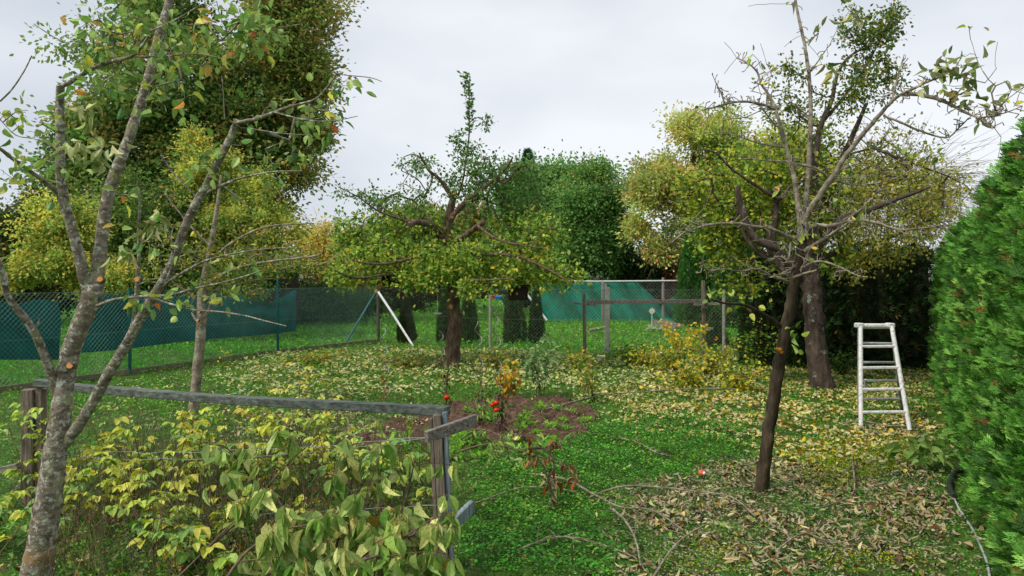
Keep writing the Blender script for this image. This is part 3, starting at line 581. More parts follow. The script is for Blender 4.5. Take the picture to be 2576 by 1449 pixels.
def column(label, x, ybase, ytop, Y, wpx, spec, group=None, name='arborvitae', size=.10, dens=1400, cone=1.0):
    b = P(x, ybase, Y); b[2] = 0; h = H-(ytop-HY)/F*Y; r = wpx/2/F*Y
    t = thing(name, label, 'conifer', b, group); m = int(dens*h*r*5); f = rng.random(m)**.85; an = rng.uniform(0, 2*math.pi, m)
    prof = np.interp(f, [0, .12, .35, .7, .9, 1], [.8, .96, .80, .44, .2, .02]); rr = r*prof*(1+.10*np.sin(an*3+f*9)+rng.normal(0, .07, m))
    pos = b + np.stack([np.cos(an)*rr, np.sin(an)*rr, f*h], 1); D = np.stack([np.cos(an)*.6+rng.normal(0, .3, m), np.sin(an)*.6+rng.normal(0, .3, m), rng.normal(1.0, .3, m)], 1)
    a = Acc(); leaves(a, pos, D, size*rng.uniform(.7, 1.3, m), size*.8, pal(m, spec, .15), T_SPR2, .1); mk('foliage', a, M_conif, t)
    a = Acc(); tube(a, [b, b+[0, 0, h*.5], b+[0, 0, h*.9]], [.05, .035, .01], 6); mk('trunk', a, M_bark_bg, t); 
    a = Acc(); lathe(a, b, [(r*.72*np.interp(q, [0, .12, .35, .7, .9, 1], [.7, .85, .68, .34, .12, .01]), q*h*.96) for q in np.linspace(0, 1, 9)], 10); mk('inner_branches', a, M_core, t); return t  # dark solid filler inside the foliage, its colour standing in for inner shade
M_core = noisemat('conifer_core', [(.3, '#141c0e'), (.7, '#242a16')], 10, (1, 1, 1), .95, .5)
CONE = [('#2f5026', 4), ('#3c642f', 3), ('#22391c', 3), ('#4c7a3a', 1), ('#4a3a26', 1)]
column('thin brownish cone shaped arborvitae just right of the fence corner post', 1022, 862, 755, 20.2, 44, [('#2c3a1e', 4), ('#3c3a22', 3), ('#2a4a22', 3)])
column('dark arborvitae half hidden to the left of the pruned apple trunk', 1118, 865, 725, 20, 36, CONE)
column('dark arborvitae just right of the pruned apple trunk', 1180, 865, 708, 20, 44, CONE)
column('widest dark arborvitae behind the fence, below the hanging dark box', 1294, 867, 690, 19.8, 54, CONE)
column('narrow arborvitae in front of the left end of the green netting', 1349, 866, 722, 19.8, 36, [('#24451e', 4), ('#336028', 3), ('#1d3518', 3)])
column('small dark arborvitae behind the wooden trellis right post', 1800, 880, 790, 18.6, 60, CONE)
column('tall dark green arborvitae rising behind the right end of the netted fence', 1760, 810, 505, 27, 120, [('#2f5526', 4), ('#3c6c2f', 4), ('#4a8038', 2)], size=.16, dens=420)
column('second tall dark arborvitae beside the porch, partly behind the old pear trunk', 1855, 810, 520, 26, 130, [('#2a4d22', 4), ('#35602b', 4), ('#437533', 2)], size=.16, dens=420)
column('small pointed spruce top above the dark green trees', 1328, 780, 385, 44, 130, [('#2c4c42', 4), ('#3a5c4c', 3)], name='spruce', size=.35, dens=60, cone=1)

# ------------------------------------------------------------------ background trees
def bg_tree(name, label, trunk, Y, blobs, spec, L, ncl, nlf, tw=30, gauss=.28, cat='tree', group=None, T=T_FAR, up=.45, bare=0, bark=None, hang=-.25, wratio=.6, limb=True, huev=.26, spec2=None):
    """trunk: list of photo points from base up; blobs: (x, y, rx, ry, weight) crown lobes in photo pixels at distance Y, made real-size"""
    b = P(trunk[0][0], HY+H*F/Y, Y); t = thing(name, label, cat, b, group)
    a = Acc(); k = len(trunk); pts = [b] + [P(x, y, Y) for x, y in trunk[1:]]
    q, r = tube(a, pts, np.linspace(tw, tw*.4, len(pts))/2/F*Y, 9, .1, 4); 
    w = np.array([c[4]*c[2]*c[3] for c in blobs], float); w /= w.sum(); ch = rng.choice(len(blobs), ncl, p=w)
    B = np.array([[*c[:4]] for c in blobs], float)[ch]; v = unit(rng.normal(0, 1, (ncl, 3))); rr = rng.random(ncl)**.38
    nlb = max(6, ncl//9); lb = rng.integers(0, nlb, ncl); vb = unit(rng.normal(0, 1, (nlb, 3))); rb = rng.random(nlb)**.33*.92; cho = rng.choice(len(blobs), nlb, p=w)
    B = np.array([[*c[:4]] for c in blobs], float)[cho][lb]; v = vb[lb]*(rb[lb]*.88)[:, None]+unit(rng.normal(0, 1, (ncl, 3)))*(rng.random(ncl)**.5*.50)[:, None]; rr = np.ones(ncl); ch = cho[lb]
    s = Y/F; cen = np.stack([(B[:, 0]-CX)*s, np.full(ncl, Y), H-(B[:, 1]-HY)*s], 1) + v*rr[:, None]*np.stack([B[:, 2]*s, np.minimum(B[:, 2], B[:, 3]*1.3)*s, B[:, 3]*s], 1)
    cen[:, 2] = np.maximum(cen[:, 2], .15)
    if limb:
        sel = rng.choice(ncl, min(ncl, 260), replace=False); A_, B_, cn, _ = grow(q[len(q)//3:], cen[sel], step=.35*Y/25, jit=.2); edges_mesh(a, A_, B_, cn, .004*Y/20, .5, tw*.3/F*Y, 4)
    mk('trunk', a, bark or M_bark_bg, t, smooth=True)
    # leaves in clumps
    gs = gauss*.82*rng.uniform(.5, 1.35, ncl); cid = np.repeat(np.arange(ncl), nlf); m = len(cid)
    off = rng.normal(0, 1, (m, 3))*gs[cid][:, None]*np.array([1, 1, .72]); pos = cen[cid]+off; pos[:, 2] = np.maximum(pos[:, 2], .05)
    clg = np.exp(rng.normal(0, huev, (ncl, 1))); colc = pal(ncl, spec, .08)*clg; mixf = .62
    if spec2 is not None: s2 = np.isin(ch, spec2[0]); colc[s2] = pal(s2.sum(), spec2[1], .08)*clg[s2]; mixf = .8
    col = np.clip((pal(m, spec, .16)*(1-mixf) + colc[cid]*mixf)*1.75, .004, .9); col = col*.84 + col.mean(1, keepdims=True)*.16
    D = unit(off + rng.normal(0, .2, (m, 3))*1.0 + np.array([0, 0, hang*.4])); a = Acc()
    leaves(a, pos, D, L*1.15*rng.uniform(.6, 1.3, m), L*1.15*wratio*rng.uniform(.8, 1.2, m), col, T, up); mk('crown', a, M_leaf, t)
    if bare:
        a = Acc(); pt = cen[rng.integers(0, ncl, bare)]+rng.normal(0, .4, (bare, 3)); e = unit(pt-q[-1]+rng.normal(0, .5, (bare, 3)))*rng.uniform(.4, 1.1, (bare, 1)); cones(a, pt, pt+e, .006*Y/20, .002*Y/20); mk('bare_twigs', a, M_twig, t)
    return t
DG = [('#3c5a2a', 4), ('#2d4a22', 4), ('#547338', 3), ('#223a1b', 3), ('#6f7a38', 1)]
DGO = [('#5a7c36', 5), ('#456a2e', 5), ('#7f8638', 2), ('#94783a', 1.2), ('#33522a', 3), ('#a08a44', .7)]
YG = [('#d9bb34', 2.2), ('#b3a234', 2.5), ('#7f9436', 4), ('#587a32', 6), ('#e8cf4c', 1.2), ('#456628', 3)]
OR = [('#b3904c', 3), ('#aca258', 4), ('#869a4c', 5), ('#a8704a', 1), ('#6a8a4c', 4), ('#c4b060', 2)]
bg_tree('tall_tree', 'tall dark green and rusty tree left of the split in the left tree group', [(330, 800), (340, 600), (370, 400), (400, 150), (410, -60)], 27,
        [(340, 90, 160, 125, 1.2), (380, -40, 125, 110, 1), (470, 240, 190, 150, 1), (330, 330, 170, 140, 1), (250, 470, 150, 150, 1), (480, 420, 160, 160, 1), (400, 600, 250, 120, .8), (620, 380, 110, 110, .9), (160, 590, 60, 90, .4)], DGO, .15, 1150, 85, 40, .40)
bg_tree('tall_tree', 'tall tree with rusty orange tints rising right of the split in the left tree group', [(650, 800), (655, 600), (690, 400), (720, 200), (730, -60)], 28,
        [(735, 20, 125, 120, 1.2), (740, 150, 112, 110, 1.2), (745, 270, 100, 80, 1), (690, 380, 110, 90, 1), (600, 300, 90, 100, .8), (650, 500, 70, 70, .6), (770, 330, 70, 60, .7)], [('#6f7c36', 4), ('#52702e', 5), ('#8f8038', 2.5), ('#9a7a3c', 1.6), ('#3a5626', 3)], .15, 780, 85, 36, .38)
bg_tree('yellow_shrub_tree', 'tall shrub with vivid yellow leaves in the middle of the left tree group', [(520, 800), (525, 650), (530, 500), (520, 400)], 22,
        [(500, 400, 55, 70, .7), (560, 440, 80, 70, .7), (620, 560, 100, 90, 1), (560, 640, 120, 70, .8), (700, 610, 90, 60, .8), (480, 470, 60, 60, .7), (640, 480, 50, 60, .6)], YG, .095, 420, 85, 12, .24, bark=M_twigd)
bg_tree('yellow_shrub_tree', 'yellow leaved shrub behind the far left shade cloth', [(140, 800), (150, 650), (150, 520)], 19,
        [(160, 600, 90, 90, 1), (110, 540, 40, 60, .6), (190, 540, 50, 50, .8), (130, 680, 110, 50, .8), (30, 690, 60, 40, .6), (270, 690, 70, 40, .6), (200, 720, 100, 40, .6)], YG, .085, 380, 80, 10, .2, bark=M_twigd)
bg_tree('dark_bush', 'dark green bushy tree at the left edge behind the yellow shrub', [(30, 800), (30, 600), (40, 540)], 26,
        [(40, 620, 100, 120, 1), (90, 560, 60, 70, .8), (-30, 640, 100, 110, 1), (60, 720, 130, 60, .8)], [('#3e5526', 4), ('#2c3f1e', 4), ('#5d6a30', 2), ('#6a5a2c', 2)], .13, 330, 80, 20, .36)
bg_tree('green_shrub', 'dense mid green shrub mass behind the shade cloth, under the tall left trees', [(420, 800), (420, 700), (430, 620)], 21,
        [(400, 690, 130, 70, 1), (300, 560, 70, 110, .8), (400, 560, 90, 110, 1), (450, 720, 180, 45, .8), (620, 710, 90, 50, .7), (700, 690, 70, 40, .5)], [('#55742c', 4), ('#3a5a24', 4), ('#7c8e34', 2), ('#2a4119', 3)], .09, 520, 80, 16, .25)
# autumn trees in the centre distance
bg_tree('autumn_tree', 'pale yellowing tree with thin top in the gap left of the apple tree', [(830, 790), (830, 680), (835, 600)], 38,
        [(830, 600, 75, 45, .7), (780, 650, 70, 60, .9), (870, 660, 80, 70, 1), (820, 720, 100, 45, .8)], [('#b0983c', 4), ('#8a8a3a', 4), ('#a5783a', 2), ('#5c7434', 3), ('#c2ae58', 2)], .16, 360, 60, 14, .45, bare=900)
bg_tree('autumn_tree', 'olive green and brown tree directly behind the apple crown', [(1060, 790), (1060, 620), (1055, 540)], 40,
        [(1050, 570, 110, 55, 1), (980, 620, 90, 70, 1), (1130, 620, 90, 70, 1), (1050, 690, 160, 50, .9), (1180, 560, 70, 50, .6)], [('#6a7a34', 4), ('#4f6a2c', 4), ('#8a743a', 3), ('#8a5f38', 1), ('#3d5424', 3)], .17, 520, 65, 18, .5, bare=300)
bg_tree('dark_green_tree', 'broad dark green tree right of the apple tree, left of the dark gap', [(1370, 790), (1370, 620), (1375, 470)], 36,
        [(1350, 470, 80, 60, 1), (1425, 460, 60, 55, 1), (1310, 540, 80, 80, 1), (1420, 520, 80, 70, 1), (1340, 640, 100, 60, .9), (1400, 600, 90, 80, 1)], [('#4c7c40', 4), ('#3c6836', 4), ('#68944e', 3), ('#2c4c2a', 2), ('#8aa450', 1)], .15, 560, 80, 30, .42)
bg_tree('dark_green_tree', 'rounded dark green tree with a brighter top in front of the orange tree', [(1510, 790), (1510, 600), (1505, 470)], 34,
        [(1495, 440, 62, 45, 1), (1480, 510, 95, 65, 1), (1500, 600, 95, 75, 1), (1450, 580, 70, 80, .8), (1540, 560, 50, 70, .8), (1470, 660, 80, 40, .6)], [('#4a783c', 4), ('#3a6432', 4), ('#649048', 3), ('#2a4826', 2), ('#8aa450', 1.2), ('#94944a', 1)], .14, 640, 80, 30, .38)
bg_tree('orange_cherry_tree', 'autumn tree with orange and yellow leaves left of the pear tree', [(1720, 790), (1720, 620), (1740, 460), (1750, 350)], 31,
        [(1720, 320, 55, 60, .8), (1690, 380, 60, 60, .9), (1800, 340, 70, 70, .9), (1640, 480, 75, 65, 1), (1740, 480, 110, 80, 1), (1620, 560, 45, 50, .6), (1680, 600, 60, 60, .7), (1860, 420, 80, 90, .8), (1710, 640, 40, 40, .4), (1950, 420, 90, 110, .8), (1920, 560, 90, 90, .7)], OR, .14, 760, 70, 26, .36, bare=260, spec2=([2, 7, 9, 10], [('#5f7f40', 4), ('#7f9444', 4), ('#a5a04a', 2)]))
bg_tree('green_shrub', 'small grey green shrub above the netted fence left of the porch', [(1497, 800), (1497, 730), (1500, 700)], 31.5, [(1497, 692, 36, 20, 1), (1490, 740, 40, 40, .6)], [('#56705a', 4), ('#6f8a68', 2), ('#3a5040', 3)], .09, 60, 60, 5, .22)
bg_tree('dark_bush', 'very dark hedge like bush behind the green netting', [(1600, 800), (1600, 720), (1600, 690)], 35, [(1590, 660, 90, 60, 1), (1690, 650, 70, 50, .8), (1480, 715, 130, 40, .7), (1640, 720, 130, 45, 1), (1560, 760, 190, 40, .8)], [('#30492a', 4), ('#3c5c2e', 3), ('#243a1b', 3)], .14, 460, 70, 10, .38)
bg_tree('dark_bush', 'dark leafy bush on the back lawn between the shade cloth and the corner post', [(850, 812), (850, 780), (850, 760)], 28.5, [(830, 765, 95, 42, 1), (760, 770, 60, 40, 1), (920, 765, 60, 35, .9), (700, 780, 90, 35, .8)], [('#2c4a24', 4), ('#3c6030', 3), ('#1f3519', 4), ('#56733c', 1)], .10, 420, 80, 8, .26)
for k_, (y0, x0, ww, lab) in enumerate(((33, 640, 120, 'dark undergrowth behind the long shade cloth'), (40, 985, 90, 'dark bush beyond the corner of the two fences'), (52, 1075, 75, 'dark bush seen left of the apple trunk beyond the far lawn'), (62, 1150, 70, 'dark bush seen right of the apple trunk beyond the far lawn'), (80, 1240, 110, 'farthest dark bush at the end of the long lawn'), (33, 350, 200, 'dark undergrowth under the tall tree behind the left cloth'), (30, 90, 140, 'dark undergrowth at the far left behind the fence'))):
    yb = HY+H*F/y0; bg_tree('dark_bush', lab, [(x0, yb), (x0, yb-20), (x0, yb-40)], y0, [(x0, 735, ww, 38, 1), (x0, yb-14, ww*.95, 16, .8), (x0+ww*.3, 700, ww*.6, 30, .6)], [('#25381c', 4), ('#324a26', 3), ('#1a2613', 4)], .0045*y0, 260, 60, 8, .0115*y0)
# the thuja-green and yellow mass far behind the pear on the right
bg_tree('bare_topped_tree', 'thin twiggy tree losing its leaves behind the right side of the pear crown', [(2230, 850), (2230, 650), (2240, 450)], 22,
        [(2260, 480, 150, 110, 1), (2370, 480, 70, 90, .8), (2150, 560, 120, 90, .8), (2330, 560, 90, 60, .7)], [('#9aa050', 4), ('#7f8e48', 4), ('#b2a85a', 2), ('#6a7c40', 3)], .075, 330, 20, 16, .35, bare=2600, bark=M_twigd)
# sheds
def shed(name, label, x0, x1, ytop, ybot, Y, mat, roofc=None):
    p0 = P(x0, ybot, Y); p1 = P(x1, ytop, Y); w = p1[0]-p0[0]; h = p1[2]; t = thing(name, label, 'shed', (p0[0]+w/2, Y, 0))
    a = Acc(); box(a, (p0[0]+w/2, Y+1.2, h/2), (w, 2.4, h)); mk('wall', a, mat, t)
    a = Acc(); beam(a, (p0[0]-.25, Y+1.1, h+.07), (p1[0]+.25, Y+1.1, h+.02), 3.0, .10); mk('roof', a, roofc or M_dpost, t)
    a = Acc()
    for f in (.04, .5, .96): vbox(a, (p0[0]+w*f, Y-.32, 0), .10, .10, h)
    mk('porch_posts', a, mat, t); a = Acc(); beam(a, (p0[0]+.1, Y-.32, .95), (p1[0]-.1, Y-.32, .95), .05, .08); mk('railing', a, mat, t)
    a = Acc(); box(a, (p0[0]+w*.62, Y-.01, h*.45), (w*.22, .06, h*.75)); mk('door', a, M_black, t); return t
shed('wooden_cabin', 'dark red wooden cabin porch glimpsed under the orange tree', 1668, 1715, 640, 790, 34, M_redw, M_conc)
shed('wooden_shed', 'dark brown shed in the shadow behind the netted fence', 1440, 1488, 674, 790, 34.5, M_redw)
shed('wooden_shed', 'dark board shed hidden behind the shrubs on the left', 585, 700, 660, 800, 24.5, M_dark)

# ------------------------------------------------------------------ pruned apple tree in the middle
def leafy(acc, tips, nper, L, Wd, spec, spread, T=T_FAR, up=.5, down=-.2, gain=1.0, lr=(.7, 1.25), curl=1.0):
    idx = np.repeat(np.arange(len(tips)), nper); m = len(idx); off = rng.normal(0, 1, (m, 3))*spread; pos = tips[idx]+off*rng.random((m, 1))
    D = unit(off/spread + np.array([0, 0, down]) + rng.normal(0, .3, (m, 3))); leaves(acc, pos, D, L*rng.uniform(*lr, m), Wd*rng.uniform(*lr, m), pal(m, spec, .16, gain), T, up, curl*rng.uniform(.2, 1.3, m))
def blob_pts(blobs, n, Y, dscale=1.0, power=.45):
    w = np.array([c[4]*c[2]*c[3] for c in blobs], float); w /= w.sum(); ch = rng.choice(len(blobs), n, p=w); B = np.array([c[:4] for c in blobs], float)[ch]
    v = unit(rng.normal(0, 1, (n, 3))); rr = rng.random(n)**power; s = Y/F; dy = np.array([c[5] if len(c) > 5 else 0 for c in blobs])[ch]
    return np.stack([(B[:, 0]-CX)*s, Y+dy, H-(B[:, 1]-HY)*s], 1) + v*rr[:, None]*np.stack([B[:, 2]*s, np.minimum(B[:, 2], B[:, 3]*2)*s*dscale, B[:, 3]*s], 1)
YA = 14.9
base = G(1138, 922)
ap = thing('apple_tree', 'pruned apple tree with sawn limbs and a leafy shoot on top, middle of the garden', 'tree', base); STUBM[ap.name] = M_bark_apple
a = Acc()
apl = [[(1138, 930, 46, YA), (1138, 905, 39, YA), (1141, 850, 36, YA), (1143, 790, 35, YA), (1138, 720, 30, YA), (1128, 660, 26, YA), (1125, 600, 23, YA), (1130, 545, 20, YA), (1140, 500, 17, YA), (1142, 484, 16, YA)],
       W_([(1128, 560), (1148, 532), (1172, 508), (1195, 488), (1240, 455), (1275, 420), (1290, 395)], 17, 4, YA, YA-.5),
       W_([(1138, 500), (1120, 470), (1100, 445), (1080, 430), (1062, 400), (1055, 385)], 12, 4, YA, YA-.3),
       W_([(1125, 590), (1098, 575), (1075, 563), (1045, 558), (1030, 566)], 17, 13, YA, YA-.8), W_([(1122, 600), (1095, 588), (1080, 585), (1040, 590), (980, 610), (930, 640)], 13, 4, YA, YA+.9),
       W_([(1130, 612), (1160, 600), (1185, 582), (1205, 566), (1220, 558)], 18, 11, YA, YA-.7), W_([(1200, 566), (1230, 590), (1260, 605), (1300, 615), (1370, 625)], 8, 3, YA-.6, YA-1.4),
       W_([(1130, 650), (1148, 635), (1165, 627), (1182, 632), (1200, 625)], 22, 16, YA, YA-.7), W_([(1195, 630), (1225, 640), (1270, 640), (1330, 655), (1400, 690), (1440, 715)], 12, 3, YA-.6, YA-1.6),
       W_([(1122, 625), (1095, 628), (1060, 640), (1035, 650), (960, 665), (880, 655)], 13, 4, YA, YA-1.5), W_([(1122, 680), (1095, 665), (1065, 655), (1030, 668), (990, 700)], 14, 5, YA, YA+1.2),
       W_([(1150, 500), (1165, 450), (1172, 400), (1180, 340), (1180, 260), (1182, 190)], 6, 2, YA), W_([(1172, 508), (1210, 500), (1240, 512), (1290, 530)], 6, 2, YA, YA+1),
       W_([(1240, 455), (1238, 425), (1230, 398)], 5, 3, YA-.3), W_([(1030, 560), (990, 545), (950, 530), (900, 495), (850, 470)], 7, 2, YA-.7, YA-1.2), W_([(1090, 440), (1075, 480), (1050, 450), (1010, 430)], 4, 2, YA),
       W_([(1062, 400), (1040, 388), (1015, 395)], 4, 2, YA), W_([(1122, 690), (1160, 700), (1210, 705), (1290, 700)], 12, 3, YA, YA-1.8), W_([(1120, 690), (1060, 700), (980, 690), (900, 700), (840, 680)], 9, 3, YA, YA-1.9)]
nodes = limbs(a, apl, 12, .12, 4)
bl = [(1010, 645, 140, 50, 1.1, -.4), (950, 600, 110, 50, .9, .3), (1230, 655, 180, 50, 1.1, -.5), (1060, 540, 80, 45, .7, .3), (880, 560, 60, 40, .5),  (1350, 560, 70, 60, .6), (1180, 600, 130, 50, .8, .6), (1330, 600, 100, 55, .8, -.3), (1390, 690, 60, 34, 1, -.8), (1310, 700, 60, 25, 1, -.8), (1090, 700, 90, 28, .6, -1.0), (1190, 722, 60, 24, .7, -1.1),
      (1020, 560, 90, 40, .8), (1060, 420, 60, 32, .8), (900, 490, 60, 25, .7), (960, 510, 60, 32, .8), (1240, 440, 100, 48, .8), (1330, 420, 70, 38, .6), (1330, 500, 90, 60, .7, .4), (1180, 400, 50, 42, .8), (1230, 310, 22, 15, 1), (880, 650, 60, 35, 1), (1200, 500, 80, 40, .5), (1160, 345, 30, 25, .9), (870, 600, 40, 30, .8), (1130, 460, 60, 40, .5), (1300, 450, 80, 60, .9, .5), (1290, 540, 90, 50, .8, .5), (1020, 500, 60, 45, .6, .4), (1180, 460, 60, 40, .5, .5), (900, 690, 80, 25, .9, -.8)]
t0 = blob_pts(bl, 1500, YA)
A_, B_, cn, tips = grow(nodes[6:], t0, .10, .22)
edges_mesh(a, A_, B_, cn, .0035, .45, .03, 4); mk('trunk', a, M_bark_apple, ap, smooth=True)
APL = [('#8aae54', 4), ('#729a48', 4), ('#5e863e', 3), ('#b0c66c', 3), ('#466c32', 2), ('#c8c656', 1), ('#d0a834', .3)]
APT = [('#648c50', 4), ('#4f7844', 4), ('#7fa062', 3), ('#3c5c36', 2)]
a = Acc(); hi = tips[:, 2] > 3.1; leafy(a, tips[~hi], 14, .090, .064, APL, .12, T_FAR, .55); leafy(a, tips[hi], 12, .072, .048, APT+[('#6f9a4a', 2)], .10, T_FAR, .5)
lo = tips[(tips[:, 2] < 2.3)]; leafy(a, lo, 9, .072, .05, [('#b5c25a', 3), ('#93b04a', 4), ('#d3cf5c', 1)], .13, T_FAR, .6)
m = 230; f = rng.random(m); sp = np.array([P(1178+6*math.sin(q*5), 335-150*q, YA) for q in f]); sp += rng.normal(0, .035, sp.shape); an = rng.uniform(0, 6.28, m); D = np.stack([np.cos(an), np.sin(an), rng.uniform(-.2, .9, m)], 1)
leaves(a, sp, D, .105, .048, pal(m, APT, .16), T_FAR, .4)
mk('crown', a, M_leaf, ap)
cutstub(ap, 1134, 771, YA-.29, .042, lab='ringed orange saw cut on the lower trunk', ringed=True)
cutstub(ap, 1142, 486, YA-.15, .05, (0.1, -1, .35), lab='sawn off top of the main stem', ringed=True); cutstub(ap, 1182, 627, YA-.75, .035, (.3, -1, .5)); cutstub(ap, 1208, 622, YA-.8, .035, (1, -.4, .6))
# things hanging in the apple tree
hb = thing('hanging_box', 'dark wooden box hanging under the right side of the apple crown', 'nest box', P(1303, 740, 14.3))
a = Acc(); c = P(1303, 738, 14.3); box(a, c, (.38, .26, .26), bev=.01); mk('box_body', a, M_dark, hb)
a = Acc(); beam(a, c+[-.24, 0, .15], c+[.24, 0, .15], .34, .03); mk('box_roof', a, M_dark, hb)
a = Acc(); cones(a, [c+[-.1, 0, .15], c+[.1, 0, .15]], [c+[-.02, 0, .45], c+[.02, 0, .45]], .004, .004); mk('string', a, M_wire, hb)
hd = thing('hanging_dish', 'small white dish hanging on a thread left of the apple trunk', 'ornament', P(1101, 789, 14.6)); c = P(1101, 789, 14.6)
a = Acc(); lathe(a, c, [(.001, -.02), (.06, -.012), (.09, .01), (.06, .018), (.001, .012)], 12, squash=.6); mk('dish', a, M_whitep, hd); a = Acc(); cones(a, [c], [P(1101, 745, 14.6)], .0035, .0035); mk('thread', a, M_whitep, hd)

# ------------------------------------------------------------------ old pear tree on the right (behind) and its crown
YP = 11.7
pe = thing('pear_tree', 'old tree with thick leaning lichen spotted trunk and wide yellowing crown, right', 'tree', G(2068, 981)); STUBM[pe.name] = M_bark_pear
a = Acc()
Z5 = lambda x, y: (1572+x*.5209, y*.5209)
def Zl(lst, w0, w1, Y0, Y1=None): return W_([Z5(*q) for q in lst], w0, w1, Y0, Y1)
pl = [[(2072, 990, 70, YP), (2066, 960, 55, YP), (2056, 880, 50, YP), (2047, 800, 48, YP), (2043, 740, 49, YP), (2035, 690, 48, YP), (2030, 640, 46, YP)],
      W_([(2035, 710), (1990, 665), (1945, 630), (1942, 590), (1952, 520), (1955, 480)], 34, 16, YP, YP-.3), W_([(2030, 650), (2040, 600), (2062, 540), (2090, 480), (2110, 420), (2150, 330), (2180, 260)], 34, 8, YP, YP+.5),
      W_([(2050, 600), (2060, 520), (2048, 440), (2040, 360), (2035, 300)], 20, 6, YP, YP-.5), W_([(2040, 640), (2110, 560), (2180, 530), (2260, 500), (2340, 470)], 24, 6, YP, YP-.6), W_([(2040, 660), (2140, 620), (2230, 600), (2320, 560)], 18, 5, YP, YP+.9),
      Zl([(740, 1200), (640, 1160), (590, 1080), (550, 950), (545, 900)], 22, 12, YP-.5), Zl([(790, 1330), (730, 1270), (660, 1230), (600, 1170), (560, 1100)], 18, 8, YP-.4), 
      Zl([(735, 960), (640, 900), (520, 820), (440, 740), (360, 720)], 9, 3, YP-.6, YP-1), Zl([(760, 960), (800, 900), (860, 870), (900, 800)], 9, 3, YP-.6), W_([(2048, 640), (2052, 560), (2050, 480), (2052, 400), (2060, 333), (2075, 290), (2093, 250), (2103, 198), (2124, 156), (2155, 130), (2190, 118)], 20, 4, YP-.1, YP), W_([(2075, 300), (2110, 260), (2140, 220), (2170, 180), (2210, 110), (2250, 30)], 9, 2, YP),
      Zl([(1180, 700), (1300, 760), (1420, 800), (1560, 850)], 8, 3, YP)]
nodes = limbs(a, pl, 12, .14, 4)
bl = [(1960, 540, 230, 70, .9), (1830, 560, 100, 80, 1), (1760, 470, 80, 60, .7), (1900, 430, 120, 70, .8), (2080, 480, 160, 90, .9), (2280, 470, 150, 90, .75), (2330, 560, 100, 60, .8), (2150, 600, 190, 60, .8), (2230, 360, 120, 60, .35),
      (1830, 650, 75, 32, .9), (1960, 690, 70, 30, .6), (2130, 670, 80, 45, .9), (1870, 720, 60, 20, .7), (2250, 640, 80, 30, .6), (1960, 400, 110, 80, .9, .5), (2060, 370, 90, 80, .7, .4), (2160, 440, 110, 80, .8, .4), (2300, 400, 110, 70, .6, .5), (2380, 480, 60, 90, .5, .3), (1790, 610, 60, 30, .7)]
up_ = [(2200, 100, 60, 75, 1), (2180, 200, 85, 60, .8), (2140, 70, 45, 60, .6), (2250, 50, 26, 55, .9), (2150, 250, 80, 40, .6), (1995, 190, 40, 50, .6), (1985, 270, 60, 50, .6), (2080, 270, 70, 60, .4), (2240, 190, 45, 50, .6), (1935, 210, 22, 45, .4)]
t1 = blob_pts(bl, 1750, YP+.3); t2 = blob_pts(up_, 330, YP)
A_, B_, cn, tips = grow(nodes[5:], np.concatenate([t1, t2]), .11, .22)
edges_mesh(a, A_, B_, cn, .003, .45, .03, 4); mk('trunk', a, M_bark_pear, pe, smooth=True)
PEL = [('#9cb24c', 4), ('#7c9c44', 5), ('#bcc458', 3), ('#648438', 4), ('#dccc4c', 1.2), ('#4c6c30', 2)]
a = Acc(); hi = (tips[:, 2] > 4.25); leafy(a, tips[hi], 13, .062, .042, [('#6a8640', 4), ('#54743a', 4), ('#8e9448', 3), ('#96803e', 1), ('#426034', 2)], .09, T_FAR, .45)
lf = (~hi) & (tips[:, 0] < 5.3); leafy(a, tips[lf], 14, .074, .056, PEL, .12, T_FAR, .5); rt = (~hi) & ~lf; leafy(a, tips[rt], 9, .064, .044, [('#9ca456', 4), ('#7f9048', 4), ('#bcb860', 2), ('#d2b93c', .7)], .10, T_FAR, .5)
mk('crown', a, M_leaf, pe)
cutstub(pe, 1952, 478, YP-.42, .05, (.1, -1, .3)); cutstub(pe, 1966, 497, YP-.45, .035, (.8, -1, .2))

